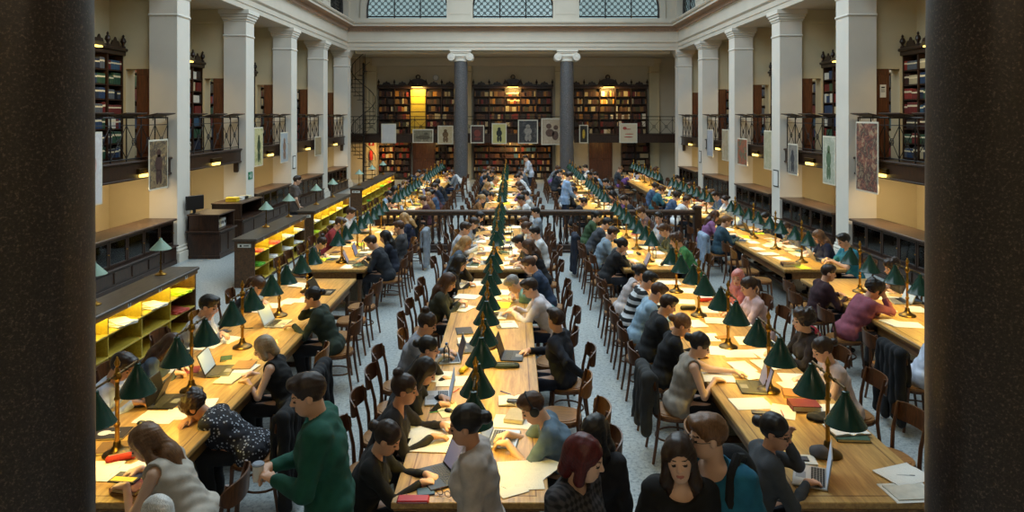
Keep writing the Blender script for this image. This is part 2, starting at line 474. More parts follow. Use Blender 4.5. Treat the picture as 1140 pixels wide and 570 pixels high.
# attic walls with round arched lunette windows
ZA = 8.02; AR = 1.95; ZT = 11.6; ST = .42
def arcpts(N): return [(-AR, 0.0)] + [(-AR * math.cos(PI * k / N), ST + AR * math.sin(PI * k / N)) for k in range(N + 1)] + [(AR, 0.0)]
def inside(a, z, k=1.0): return abs(a) < AR * k and (z <= ST or a * a + (z - ST) ** 2 < (AR * k) ** 2)
def attic(name, centers, lo, hi, to3, reveal):
    """to3(a, z, d): a along the wall, d depth behind its face"""
    b = MB(); N = 24
    edges = [lo]
    for c in centers: edges += [c - AR, c + AR]
    edges.append(hi)
    for i in range(0, len(edges), 2):
        a0, a1 = edges[i], edges[i + 1]
        b.add([to3(a0, ZA - .2, 0), to3(a1, ZA - .2, 0), to3(a1, ZT, 0), to3(a0, ZT, 0)], [(0, 1, 2, 3)])
    for c in centers:
        arc = [(c + a, ZA + z) for a, z in arcpts(N)]
        for k in range(N + 2):
            (a0, z0), (a1, z1) = arc[k], arc[k + 1]
            b.add([to3(a0, z0, 0), to3(a1, z1, 0), to3(a1, ZT, 0), to3(a0, ZT, 0)], [(0, 1, 2, 3)])
            b.add([to3(a0, z0, 0), to3(a1, z1, 0), to3(a1, z1, reveal), to3(a0, z0, reveal)], [(0, 1, 2, 3)])
            # archivolt moulding
            ka, kb = 1.0, 1.13
            q = [(c + (a0 - c) * k_, ZA + (z0 - ZA) * k_) for k_ in (ka, kb)] + [(c + (a1 - c) * k_, ZA + (z1 - ZA) * k_) for k_ in (kb, ka)]
            b.add([to3(p[0], p[1], -.07) for p in q] + [to3(p[0], p[1], 0) for p in q], [(0, 1, 2, 3), (1, 5, 6, 2), (0, 3, 7, 4)])
        b.add([to3(c - AR, ZA, -.05), to3(c + AR, ZA, -.05), to3(c + AR, ZA, reveal), to3(c - AR, ZA, reveal), to3(c - AR, ZA - .2, -.05), to3(c + AR, ZA - .2, -.05)], [(0, 1, 2, 3), (0, 4, 5, 1)])
    for i in range(len(centers) - 1):
        m = (centers[i] + centers[i + 1]) / 2
        for dz, hw, dd in ((0, .62, .10), (.2, .5, .12), (.9, .34, .16)):
            p = [to3(m - hw, ZA + dz, -dd), to3(m + hw, ZA + dz, -dd), to3(m + hw, ZA + dz + .75, -dd), to3(m - hw, ZA + dz + .75, -dd)]
            q = [to3(m - hw, ZA + dz, 0), to3(m + hw, ZA + dz, 0), to3(m + hw, ZA + dz + .75, 0), to3(m - hw, ZA + dz + .75, 0)]
            b.add(p + q, [(0, 1, 2, 3), (0, 4, 5, 1), (1, 5, 6, 2), (2, 6, 7, 3), (3, 7, 4, 0)])
    return struct(name, b, CORN)
bc = [-10.1, -5.05, 0.0, 5.05, 10.1]
attic('wall_attic_back', bc[1:4], -PX - .1, PX + .1, lambda a, z, d: (a, 34.2 + d, z), .35)
sc_ = [y + PW / 2 + 2.15 for y in PY]
attic('wall_attic_left', sc_[:6], 3.0, 34.4, lambda a, z, d: (-PX - .05 - d, a, z), .35)
attic('wall_attic_right', sc_[:6], 3.0, 34.4, lambda a, z, d: (PX + .05 + d, a, z), .35)

def lunette(n, c, to3, full=True):
    N = 24
    f = MB(); P3 = lambda a, z, d=0.: to3(c + a, ZA + z, d)
    f.tube([P3(a * .985, z * .985) for a, z in arcpts(N)], .05, 6)
    f.tube([P3(-AR, .13), P3(AR, .13)], .035, 6); f.tube([P3(-AR, .03), P3(AR, .03)], .03, 6)
    for a in (-.62, .62): f.tube([P3(a, 0), P3(a, ST + math.sqrt(AR * AR - a * a))], .03, 6)
    o = obj('window_%d' % n, f, IRON); o['kind'] = 'structure'
    g = MB(); st = .30
    # lattice of diagonals and rings
    k = -20
    def clip(p, q):
        pts = [(p[0] + (q[0] - p[0]) * t / 60, p[1] + (q[1] - p[1]) * t / 60) for t in range(61)]
        pts = [u for u in pts if u[1] >= .12 and inside(u[0], u[1], .98)]
        return (pts[0], pts[-1]) if len(pts) > 1 else None
    for k in range(-14, 15):
        for s in (-1, 1):
            e = clip((k * st - s * 2.6, -2.6 + .15), (k * st + s * 2.6, 2.6 + .15))
            if e: g.tube([P3(*e[0]), P3(*e[1])], .0125, 4)
    for i in range(-13, 14):
        for j in range(0, 17):
            a, z = i * st / 2, .15 + j * st / 2
            if (i + j) % 2 == 0 and inside(a, z, .94) and z > .16:
                g.tube([P3(a + .062 * math.cos(t), z + .062 * math.sin(t)) for t in [2 * PI * u / 8 for u in range(8)]], .011, 4, closed=True)
    obj('lattice', g, IRON, o)
    p = MB(); arc = [P3(a, z, .05) for a, z in arcpts(N)]
    p.add(arc, [tuple(range(len(arc)))]); obj('glass_pane', p, PANE, o)
for i, c in enumerate(bc[1:4]): lunette(i + 1, c, lambda a, z, d: (a, 34.42 + d, z))
for i, c in enumerate(sc_[1:6]):
    lunette(i + 4, c, lambda a, z, d: (-PX - .28 - d, a, z)); lunette(i + 9, c, lambda a, z, d: (PX + .28 + d, a, z))

# ceiling with the long glass roof
b = MB(); SX, S0, S1 = 4.9, 6.5, 32.5
b.box(-PX - .3, -SX, 2.9, 34.6, ZT, ZT + .2); b.box(SX, PX + .3, 2.9, 34.6, ZT, ZT + .2)
b.box(-SX, SX, 2.9, S0, ZT, ZT + .2); b.box(-SX, SX, S1, 34.6, ZT, ZT + .2)
struct('ceiling', b, CORN)
b = MB()
for i in range(14):
    y = S0 + (S1 - S0) * i / 13; b.box(-SX, SX, y - .04, y + .04, ZT + .02, ZT + .14)
for i in range(9):
    x = -SX + 2 * SX * i / 8; b.box(x - .03, x + .03, S0, S1, ZT + .02, ZT + .12)
o = obj('window_20', b, IRON); o['kind'] = 'structure'
obj('glass_pane', MB().box(-SX, SX, S0, S1, ZT + .06, ZT + .075), PANE, o)

# ------------------------------------------------------------------ galleries along the sides and the back
def railing_panel(b, to3, a0, a1, z0=GF + .06, z1=3.36):
    """iron railing from a0 to a1: posts, top rail, lower rail, crossed bars with a ring"""
    n = max(1, round((a1 - a0) / .62)); st = (a1 - a0) / n
    for i in range(n + 1):
        a = a0 + i * st; b.tube([to3(a, z0, 0), to3(a, z1, 0)], .014, 6)
    b.tube([to3(a0, z1, 0), to3(a1, z1, 0)], .02, 6); b.tube([to3(a0, z0 + .06, 0), to3(a1, z0 + .06, 0)], .012, 6)
    b.tube([to3(a0, z1 - .16, 0), to3(a1, z1 - .16, 0)], .010, 6)
    for i in range(n):
        p0, p1 = a0 + i * st, a0 + (i + 1) * st; m = (p0 + p1) / 2; zm = (z0 + .06 + z1 - .16) / 2
        b.tube([to3(p0, z0 + .06, 0), to3(p1, z1 - .16, 0)], .009, 5); b.tube([to3(p1, z0 + .06, 0), to3(p0, z1 - .16, 0)], .009, 5)
        b.tube([to3(m + .07 * math.cos(t), zm + .07 * math.sin(t), 0) for t in [2 * PI * u / 10 for u in range(10)]], .01, 5, closed=True)

LEDGE = wood('ledge_wood', (44, 28, 20), (72, 48, 34), (9, 9, 1.4), 4, .4)
GX = 8.0
for sx, nm, side in ((-1, 'left', 'pigeonhole-side'), (1, 'right', 'wall-side')):
    for i in range(len(PY) - 1):
        y0, y1 = PY[i] + PW, PY[i + 1]
        b = MB()
        b.box(sx * GX, sx * OW, y0 - PW - .0, y1 + PW if i == len(PY) - 2 else y1, GF - .10, GF)
        struct('gallery_floor_' + nm, b, DARKW)
        b = MB()
        b.box(sx * (GX - .05), sx * (GX + .05), y0, y1, GF - .30, GF + .02, .01)
        b.box(sx * (GX - .10), sx * (GX + .06), y0, y1, GF + .02, GF + .07, .015)
        b.box(sx * (GX - .08), sx * (GX + .06), y0, y1, GF - .33, GF - .29, .01)
        # scrolled brackets at both ends
        for ya in (y0 + .06, y1 - .14):
            b.box(sx * (GX - .02), sx * (GX + .12), ya, ya + .08, GF - .62, GF - .30, .02)
        struct('trim_gallery_fascia_' + nm, b, DARKW)
        r = empty('gallery_railing', (sx * GX, (y0 + y1) / 2, GF))
        bays = ['nearest', 'second', 'third', 'fourth', 'fifth', 'last']
        tag(r, f'black iron gallery railing with crossed bars, {ORD[i]} bay from the front, {side} gallery', 'railing', 'iron gallery railings')
        m = (y0 + y1) / 2
        bb = MB(); railing_panel(bb, lambda a, z, d: (0, a - m, z - GF), y0 + .05, y1 - .05)
        obj('iron_bars', bb, IRON, r)
        # slanting reading ledges carried on the rail
        for k in range(3):
            a = y0 + .55 + k * (y1 - y0 - 1.1) / 2
            l = MB().box(-.17, .17, -.42, .42, -.012, .012, .006, rot=(0, sx * .22, 0))
            l.tube([(0, -.3, 0), (0, -.3, -.12)], .01, 5).tube([(0, .3, 0), (0, .3, -.12)], .01, 5)
            obj('reading_ledge', l, LEDGE, r, (-sx * .06, a - m, 3.42 - GF))
        # lit fixture under the gallery edge
        t = empty('gallery_light', (sx * (GX - .07), m + (0.6 if i == 1 else 0.0), GF - .20))
        tag(t, f'glowing yellow box light on gallery edge, {ORD[i]} bay from the front, {side} gallery', 'light', 'box lights on the gallery edge')
        q = MB().box(-.05, .05, -.30, .30, -.02, .10, .01); obj('housing', q, BRASSD, t)
        q = MB().box(-.055, .055, -.19, .19, -.09, -.02, .01); obj('glowing_diffuser', q, FIXT, t)
        light('AREA', 'gallery_glow', (sx * .1, 0, -.12), AISLE_POWER, (1.0, .76, .42), t, (0, -sx * R(30), 0), shape='RECTANGLE', size=.3, size_y=.5)
# back gallery
GY = 36.9
b = MB(); b.box(-OW, OW, GY, YB, GF - .10, GF); struct('gallery_floor_back', b, DARKW)
b = MB(); b.box(-OW, OW, GY - .06, GY + .04, GF - .36, GF + .05, .01); b.box(-OW, OW, GY - .1, GY + .05, GF + .05, GF + .10, .01)
struct('trim_gallery_fascia_back', b, DARKW)
r = empty('gallery_railing', (0, GY, GF)); tag(r, 'long black iron railing along the gallery on the back wall', 'railing', 'iron gallery railings')
bb = MB(); railing_panel(bb, lambda a, z, d: (a, 0, z - GF), -OW, OW); obj('iron_bars', bb, IRON, r)
# pilasters on the back wall
b = MB()
for x in (-7.55, -2.5, 2.55, 7.55):
    c = MB().box(x - .28, x + .28, YB - .22, YB, 0, 6.2); b.add(c.v, c.f)
    c = MB().box(x - .36, x + .36, YB - .3, YB, 6.2, ZB, .02); b.add(c.v, c.f)
    c = MB().box(x - .33, x + .33, YB - .27, YB, 5.7, 5.78, .02); b.add(c.v, c.f)
struct('trim_pilasters_back', b, WALLP)
b = MB(); b.box(-7.5, 7.5, 34.3, 34.65, ZB - .12, ZB); b.box(-7.5, 7.5, YB - .4, YB, ZB - .45, ZB); struct('trim_beam_back', b, WALLG)
# ================================================================== reading tables
ROWS = {'A': (-3.64, -2.55, 'pigeonhole-side'), 'B': (-.836, .252, 'central'), 'C': (1.925, 3.0, 'third-row'), 'D': (4.68, 5.77, 'wall-side')}
SEGS = {1: (4.92, 11.7, 'front'), 2: (12.4, 17.3, 'second'), 3: (18.75, 24.5, 'third'), 4: (25.2, 32.4, 'rearmost')}
def tname(r, s): return f'{SEGS[s][2]} {ROWS[r][2]} table'
TZ = .75
def make_table(r, s):
    x0, x1, _ = ROWS[r]; y0, y1, _ = SEGS[s]; cx, cy = (x0 + x1) / 2, (y0 + y1) / 2; hx, hy = (x1 - x0) / 2, (y1 - y0) / 2
    t = empty('reading_table', (cx, cy, 0))
    extra = {'B': 'between the two wide aisles', 'A': 'beside the pigeonhole shelves', 'C': 'beyond the middle aisle', 'D': 'beside the tall pillars and low bookcases'}[r]
    tag(t, f'long oak reading table {extra}, {SEGS[s][2]} of its row', 'table', 'long oak reading tables')
    obj('tabletop', MB().box(-hx, hx, -hy, hy, TZ - .045, TZ, .006), OAK, t)
    b = MB(); e = .085; wd = .012
    for (a0, a1, c0, c1) in ((-hx + e, hx - e, -hy + e, -hy + e + wd), (-hx + e, hx - e, hy - e - wd, hy - e), (-hx + e, -hx + e + wd, -hy + e, hy - e), (hx - e - wd, hx - e, -hy + e, hy - e)):
        b.box(a0, a1, c0, c1, TZ - .002, TZ + .0008)
    obj('inlay_border', b, OAK_EDGE, t)
    b = MB(); b.box(-hx + .012, hx - .012, -hy + .012, hy - .012, TZ - .07, TZ - .045, .008)
    obj('edge_moulding', b, OAK_EDGE, t)
    b = MB(); a = .07
    b.box(-hx + a, hx - a, -hy + a, -hy + a + .03, TZ - .19, TZ - .06); b.box(-hx + a, hx - a, hy - a - .03, hy - a, TZ - .19, TZ - .06)
    b.box(-hx + a, -hx + a + .03, -hy + a, hy - a, TZ - .19, TZ - .06); b.box(hx - a - .03, hx - a, -hy + a, hy - a, TZ - .19, TZ - .06)
    obj('apron', b, OAK_EDGE, t)
    n = max(2, round((2 * hy) / 2.2) + 1)
    for i in range(n):
        y = -hy + a + .05 + i * (2 * hy - 2 * a - .1) / (n - 1)
        for x in (-hx + a + .05, hx - a - .05):
            l = MB(); l.box(x - .05, x + .05, y - .05, y + .05, .55, TZ - .05, .006)
            l.lathe([(.046, .0), (.05, .05), (.038, .09), (.034, .12), (.036, .4), (.046, .5), (.05, .55)], (x, y, 0), 10)
            obj('leg', l, OAK_DARK, t)
    obj('stretcher', MB().box(-.03, .03, -hy + a + .05, hy - a - .05, .12, .18, .006), OAK_DARK, t)
    for i in range(n):
        y = -hy + a + .05 + i * (2 * hy - 2 * a - .1) / (n - 1); obj('cross_rail', MB().box(-hx + a + .05, hx - a - .05, y - .025, y + .025, .12, .18, .006), OAK_DARK, t)
for r in 'ABCD':
    for s in (1, 2, 3, 4): make_table(r, s)

# ------------------------------------------------------------------ double reading lamps: post on a round foot, two cone shades along the table
def cone_shade(b_out, b_in, y, zt, h=.20, r=.148):
    b_out.lathe([(.012, zt + .035), (.026, zt + .03), (.030, zt), (r - .006, zt - h), (r, zt - h - .006), (r, zt - h - .012), (r - .004, zt - h - .012)], (0, y, 0), 28, close=True)
    b_in.lathe([(.022, zt - .004), (r - .009, zt - h - .004), (r - .004, zt - h - .012)], (0, y, 0), 28, close=True)
def make_lamp(simple=False):
    t = empty('reading_lamp')
    b = MB().lathe([(.0, 0), (.105, 0), (.108, .010), (.10, .022), (.07, .034), (.045, .050), (.03, .075), (.028, .10), (.022, .11)], (0, 0, 0), 24)
    obj('foot', b, BRASSD, t)
    b = MB().lathe([(.017, .10), (.0165, .22), (.024, .23), (.024, .245), (.0165, .255), (.0155, .42), (.022, .43), (.022, .445), (.0155, .455), (.015, .57), (.026, .585), (.034, .61), (.026, .635), (.016, .645), (.012, .69), (.020, .70), (.024, .72), (.012, .745), (.006, .765), (0, .77)], (0, 0, 0), 14)
    obj('post', b, BRASS, t)
    b = MB().tube([(0, -.305, .615), (0, -.29, .63), (0, -.05, .625), (0, .05, .625), (0, .29, .63), (0, .305, .615)], .0095, 8)
    for y in (-.12, .12): b.ball((0, y, .627), (.016, .022, .016), 10, 6)
    obj('arm', b, BRASSD, t)
    for s in (-1, 1):
        o_, i_ = MB(), MB(); cone_shade(o_, i_, s * .30, .58)
        sh = obj('lamp_shade', o_, SHADE_G, t)
        obj('shade_lining', i_, SHADE_W, sh)
        k = MB().lathe([(.012, .605), (.018, .60), (.018, .575), (.014, .565)], (0, s * .30, 0), 10); obj('shade_holder', k, BRASSD, sh)
        obj('bulb', MB().ball((0, s * .30, .50), (.028, .028, .036), 12, 8), BULB, sh)
    return t
lamp0 = proto(make_lamp())
first = True
LAMPS = {1: [5.62 + 1.3 * k for k in range(5)], 2: [13.0 + 1.3 * k for k in range(4)], 3: [19.4 + 1.3 * k for k in range(4)], 4: [25.9 + 1.3 * k for k in range(5)]}
for r in 'ABCD':
    cx = (ROWS[r][0] + ROWS[r][1]) / 2
    for s in (1, 2, 3, 4):
        for i, y in enumerate(LAMPS[s]):
            t = lamp0 if first else copy_tree(lamp0)
            first = False
            t.location = (cx, y, TZ); t.rotation_euler = (0, 0, 0)
            tag(t, f'brass reading lamp with two green cone shades, {ORD[i]} from the front on {tname(r, s)}', 'lamp', 'green double reading lamps')
            for sy in (-.30, .30):
                if r == 'C' and s == 1 and i == 0: continue
                light('POINT', 'lamp_light', (0, sy, .455), LAMP_POWER, LAMP_COLOR, t, shadow_soft_size=.035)

# ------------------------------------------------------------------ bentwood chairs
def make_chair(merge=False):
    t = empty('library_chair')
    sl = lambda k, a, bx_, by: (bx_ * math.copysign(abs(math.cos(a)) ** k, math.cos(a)), by * math.copysign(abs(math.sin(a)) ** k, math.sin(a)))
    pts = [sl(.72, 2 * PI * i / 28, .205, .20) for i in range(28)]
    pts = [(x * (1.0 + .10 * y / .2), y) for x, y in pts]
    seat = MB().extrude(pts, .437, .462, 'z'); seat.extrude([(x * .86, y * .86) for x, y in pts], .4625, .468, 'z')
    ring = MB().tube([(x * .97, y * .97, .425) for x, y in pts], .017, 6, closed=True)
    legs = []
    for s in (-1, 1):
        legs.append(MB().tube([(s * .185, -.235, 0), (s * .175, -.20, .22), (s * .168, -.175, .44), (s * .172, -.185, .60), (s * .178, -.225, .78), (s * .18, -.245, .86)], [.014, .016, .018, .017, .015, .013], 8))
        legs.append(MB().tube([(s * .185, .20, 0), (s * .172, .175, .25), (s * .165, .165, .43)], [.013, .016, .019], 8))
    st = MB().tube([(.165 * math.cos(a), .165 * math.sin(a) - .01, .21 + .012 * math.sin(a)) for a in [2 * PI * i / 20 for i in range(20)]], .010, 6, closed=True)
    back = MB(); N = 14; th = .013; vs = []; fs = []
    prof = []
    for i in range(N + 1):
        u = -1 + 2 * i / N; x = .218 * math.sin(u * 1.2) / math.sin(1.2); y = -.205 - .085 * (1 - (u * u)) - 0
        h = .085 * (1 - abs(u) ** 5 * .55); zc = .775
        nx, ny = u * .55, -1.0; l = math.hypot(nx, ny); nx, ny = nx / l, ny / l
        for (d, z) in ((0, zc - h), (th, zc - h), (th + .012, zc + h), (.012, zc + h)):
            vs.append((x + nx * d, y + ny * d, z))
    for i in range(N):
        a, c = i * 4, (i + 1) * 4
        for k in range(4): fs.append((a + k, a + (k + 1) % 4, c + (k + 1) % 4, c + k))
    fs += [(0, 3, 2, 1), (N * 4, N * 4 + 1, N * 4 + 2, N * 4 + 3)]
    back.add(vs, fs)
    if merge:
        b = MB(); b.cur = 0
        for q in [ring, st, back] + legs: b.add(q.v, q.f)
        b.cur = 1; b.add(seat.v, seat.f)
        return b.mesh('library_chair', [CHAIR_W, SEAT_W])
    obj('seat', seat, SEAT_W, t); obj('seat_ring', ring, CHAIR_W, t); obj('stretcher_ring', st, CHAIR_W, t)
    for l in legs: obj('leg', l, CHAIR_W, t)
    obj('backrest', back, CHAIR_W, t)
    return t
chair0 = proto(make_chair()); CHAIR_FAR = make_chair(True); chair_used = [False]
LIGHTBACK = wood('bentwood_honey', (120, 76, 36), (170, 116, 58), (6, 6, 1.5), 5, .36)
def place_chair(x, y, rz, zone, empty_seat=False, honey=False, label=None, far=False):
    if far:
        t = link('library_chair', CHAIR_FAR, None, (x, y, 0), rz)
    else:
        t = chair0 if not chair_used[0] else copy_tree(chair0)
        chair_used[0] = True
        t.location = (x, y, 0); t.rotation_euler = (0, 0, rz)
        if honey:
            for ch in bpy.data.objects[t.name].children:
                if ch.name.startswith('backrest'):
                    ch.data = ch.data.copy(); ch.data.materials[0] = LIGHTBACK
    if label: tag(t, label, 'chair', 'bentwood library chairs')
    else:
        later(t, 'chair', 'empty bentwood chair' if empty_seat else 'occupied bentwood chair', zone, y, 'bentwood library chairs')
    return t

# ------------------------------------------------------------------ balustrade across the hall
t = empty('balustrade', (.63, 17.95, 0)); tag(t, 'dark wooden balustrade with turned balusters crossing the hall behind the second tables', 'balustrade')
L = 3.97
obj('handrail', MB().box(-L, L, -.10, .10, .97, 1.05, .02).box(-L, L, -.07, .07, .92, .97, .01), DARKTOP, t)
obj('plinth', MB().box(-L, L, -.10, .10, 0, .20, .01).box(-L, L, -.12, .12, 0, .07, .01), DARKW, t)
bal = MB().lathe([(.045, .20), (.045, .25), (.026, .27), (.030, .30), (.048, .38), (.044, .46), (.026, .62), (.020, .72), (.028, .75), (.022, .78), (.026, .84), (.042, .87), (.042, .92)], (0, 0, 0), 12).mesh('baluster', DARKW)
n = 48
for i in range(n): link('baluster', bal, t, (-L + .22 + (2 * L - .44) * i / (n - 1), 0, 0))
for x in (-L, L): obj('newel_post', MB().box(x - .09, x + .09, -.11, .11, 0, 1.10, .012).box(x - .11, x + .11, -.13, .13, 1.10, 1.15, .02), DARKW, t)

# ------------------------------------------------------------------ books
CCOL = [(104, 30, 28), (140, 44, 36), (54, 26, 24), (34, 58, 92), (46, 82, 110), (30, 40, 60), (40, 76, 56), (60, 60, 40), (178, 164, 132), (206, 202, 190), (112, 84, 50), (84, 54, 34), (38, 32, 34), (164, 112, 44), (84, 90, 98)]
CNAME = ['dark red', 'red', 'maroon', 'blue', 'steel blue', 'navy', 'green', 'olive', 'cream', 'white', 'tan', 'brown', 'black', 'ochre', 'grey']
CMAT = [plain('book_cover_%02d' % i, c, .55, 0, .12, 14) for i, c in enumerate(CCOL)]
bk = MB(); bk.cur = 0; bk.box(-.5, .5, -.5, .5, 0, 1, .03); bk.cur = 1; bk.box(-.502, .502, -.505, -.45, .62, .78); bk.box(-.44, .44, -.4, .47, .98, 1.004)
BOOK = bk.mesh('book', [CMAT[0], PAPER2])
STUFF = MB()
rs = random.Random(11)
def shelf_books(to_world, rz, x0, x1, z, hmax, depth, palette, single=None, fill=.93, mixed=False):
    """books from x0 to x1 on a shelf; single=(zone,group) makes each one a thing"""
    x = x0; run = 0; ci = 0
    while x < x1 - .02:
        if run <= 0:
            run = rs.randint(1, 3) if mixed else rs.randint(2, 7); ci = rs.choice(palette); hh = hmax * rs.uniform(.68, .95)
            if rs.random() > fill: x += rs.uniform(.06, .16); continue
        wd = rs.uniform(.045, .075) if single else rs.uniform(.04, .08); run -= 1
        if x + wd > x1: break
        h = hh * rs.uniform(.97, 1.0); d = depth * rs.uniform(.72, .85)
        p = to_world(x + wd / 2, -depth + d / 2 + .02, z)
        if single:
            o = bpy.data.objects.new('book', BOOK); COL.objects.link(o); o.location = p; o.rotation_euler = (0, 0, rz); o.scale = (wd * .96, d, h)
            o.material_slots[0].link = 'OBJECT'; o.material_slots[0].material = CMAT[ci]
            later(o, 'book', f'{CNAME[ci]} book', single[0], x, single[1], 'from the end')
        else:
            STUFF.cur = ci; q = MB().box(-wd * .48, wd * .48, -d / 2, d / 2, 0, h)
            c_, s_ = math.cos(rz), math.sin(rz)
            STUFF.add([(p[0] + v[0] * c_ - v[1] * s_, p[1] + v[0] * s_ + v[1] * c_, p[2] + v[2]) for v in q.v], [f for k, f in enumerate(q.f) if k != 3])
        x += wd + .003

def bookcase(loc, rz, width, cols, z0, z1, nsh, label, depth=.32, palette=range(15), single=None, pediment=True, skip=(), crown=True, lampy=True, books=True, door_col=None, mixed=False, glow=.6):
    t = empty('bookcase', loc, rz); tag(t, label, 'bookcase', 'dark carved gallery bookcases')
    c_, s_ = math.cos(rz), math.sin(rz)
    tw = lambda x, y, z: (loc[0] + x * c_ - y * s_, loc[1] + x * s_ + y * c_, loc[2] + z)
    hw = width / 2; cw = width / cols
    b = MB(); b.box(-hw, hw, -.02, 0, z0, z1)
    for x in (-hw, hw - .03): b.box(x, x + .03, -depth, 0, z0, z1)
    obj('carcass', b, DARKW, t)
    for i in range(1, cols): obj('upright', MB().box(-hw + i * cw - .02, -hw + i * cw + .02, -depth - .01, -.02, z0, z1, .004), DARKW, t)
    sh = (z1 - z0 - .04) / nsh
    for j in range(nsh):
        z = z0 + .02 + j * sh
        obj('shelf', MB().box(-hw + .03, hw - .03, -depth + .01, -.02, z - .012, z + .012), DARKW, t)
        if books:
            for i in range(cols):
                if door_col == i: continue
                sg = (single[0](i, j), single[1]) if single and single[0](i, j) else None
                shelf_books(tw, rz, -hw + i * cw + .035, -hw + (i + 1) * cw - .035, z + .014, sh - (.09 if mixed else .05), depth, list(palette), sg, .9, mixed)
    if door_col is not None:
        obj('lit_panel', MB().box(-hw + door_col * cw + .03, -hw + (door_col + 1) * cw - .03, -depth + .02, -depth + .05, z0 + .05, z1 - .05, .01), HOLEW, t)
    if crown:
        b = MB(); b.box(-hw - .06, hw + .06, -depth - .10, .0, z1 + .10, z1 + .17, .015); b.box(-hw - .03, hw + .03, -depth - .05, 0, z1, z1 + .10, .01)
        obj('cornice', b, DARKW, t)
        for i in range(cols + 1):
            x = -hw + i * cw
            obj('finial', MB().lathe([(.05, 0), (.05, .05), (.025, .07), (.03, .1), (.065, .16), (.05, .22), (.02, .26), (.03, .29), (.0, .34)], (x, -depth, z1 + .17), 10), DARKW, t)
        for i in range(cols):
            x = -hw + (i + .5) * cw
            b = MB(); q = [(-.5, 0), (.5, 0), (.46, .06), (.3, .05), (.2, .16), (.09, .16), (0, .24), (-.09, .16), (-.2, .16), (-.3, .05), (-.46, .06)]
            b.extrude([(x + u * cw * .9, z1 + .17 + v) for u, v in q], -depth - .01, -depth + .03, 'y'); obj('cresting', b, DARKW, t)
    if pediment:
        b = MB(); q = [(-.55, 0)] + [(-.5 * math.cos(PI * k / 14), .12 + .26 * math.sin(PI * k / 14)) for k in range(15)] + [(.55, 0)]
        b.extrude([(u, z1 + .15 + v) for u, v in q], -depth - .06, -depth + .06, 'y')
        b.tube([(.10 * math.cos(a), -depth, z1 + .62 + .10 * math.sin(a)) for a in [2 * PI * k / 14 for k in range(14)]], .035, 6, closed=True)
        for s in (-1, 1): b.tube([(s * (.5 - .04 * k) , -depth - .04, z1 + .22 + .14 * math.sin(k * .5)) for k in range(8)], .045, 6)
        obj('pediment', b, DARKW, t)
        if lampy:
            h = MB(); h.extrude([(-.10, 0), (.10, 0), (.04, .09), (-.04, .09)], -.32, .32, 'x')
            h.v = [(v[0], v[1] - depth - .42, v[2] + z1 + .08) for v in h.v]
            h.tube([(0, -depth, z1 + .2), (0, -depth - .3, z1 + .25), (0, -depth - .42, z1 + .16)], .015, 6)
            hd = obj('lamp_hood', h, BRASSD, t)
            obj('glowing_tube', MB().box(-.29, .29, -depth - .47, -depth - .37, z1 + .045, z1 + .078, .01), FIXT, hd)
            light('AREA', 'bookcase_glow', (0, -depth - .42, z1 + .03), AISLE_POWER * glow, (1.0, .66, .18), t, (R(24), 0, 0), shape='RECTANGLE', size=.6, size_y=.1)
    return t

warm = [0, 2, 2, 8, 10, 11, 12, 13, 2, 11, 12, 7]
for k, x in enumerate((-5.05, 0, 5.05)):
    nm = ['behind the first grey column', 'at the middle of the back wall', 'behind the second grey column'][k]
    def zf(i, j, k=k):
        return f'{["","","","","lit shelf below top","lit top shelf"][j]} of middle back wall bookcase' if k == 1 and i == 2 and j in (4, 5) else None
    bookcase((x, YB - .02, 0), 0, 4.2, 5, GF + .02, 4.85, 6, f'tall dark crested bookcase on the back gallery {nm}', palette=warm if k != 2 else warm + [9, 8], single=(zf, 'books on the lit back wall shelves'), door_col=2 if k == 0 else None, mixed=True, glow=1.9)
bookcase((0, YB - .02, 0), 0, 4.2, 5, .1, 2.2, 6, 'dark bookcase under the back gallery at the middle of the back wall', palette=warm + [4], pediment=False, crown=False, mixed=True)
bookcase((-6.3, YB - .02, 0), 0, 1.7, 2, .1, 2.2, 6, 'dark bookcase under the back gallery beside the brown double door', palette=warm + [1, 1], pediment=False, crown=False, mixed=True)
bookcase((-3.55, YB - .02, 0), 0, 1.2, 2, .1, 2.2, 6, 'narrow dark bookcase under the gallery between brown door and middle pilaster', palette=warm, pediment=False, crown=False, mixed=True)
bookcase((6.55, YB - .02, 0), 0, 1.5, 2, .1, 2.2, 6, 'dark bookcase under the back gallery in its wall-side corner', palette=warm, pediment=False, crown=False)
for k, x in enumerate((-4.75, 4.7)):
    d = MB().box(-.62, .62, YB - .12, YB, 0, 2.22)
    for s in (-1, 1):
        for z0, z1 in ((.15, .95), (1.1, 2.05)): d.box(s * .31 - .22, s * .31 + .22, YB - .14, YB - .11, z0, z1, .015)
    o = struct('door_%d' % (30 + k), d, REDW, loc=(x, 0, 0))
    obj('door_handle', MB().ball((.06, YB - .16, 1.05), .03), BRASS, o)
    t = empty('door_light', (x + (.3 if k == 0 else 0), GY + .3, GF - .1)); tag(t, f'small round ceiling light under the back gallery before the {["first", "second"][k]} brown door', 'light')
    obj('globe', MB().ball((0, 0, -.12), .09 + .05 * k, 14, 8), FIXT, t); obj('mount', MB().lathe([(.06, -.05), (.06, 0)], (0, 0, 0), 12), BRASSD, t)
    light('POINT', 'door_glow', (0, -.1, -.3), 14, (1.0, .62, .22), t, shadow_soft_size=.1)
t = empty('gallery_light', (0, GY + .5, GF - .1)); tag(t, 'long glowing light under the back gallery above the middle bookcase', 'light')
obj('housing', MB().box(-.35, .35, -.05, .05, -.05, 0, .01), BRASSD, t); obj('glowing_diffuser', MB().box(-.33, .33, -.045, .045, -.09, -.05, .01), FIXT, t)
light('AREA', 'gallery_glow', (0, 0, -.12), 55, (1.0, .62, .2), t, (R(20), 0, 0), shape='RECTANGLE', size=.7, size_y=.1)
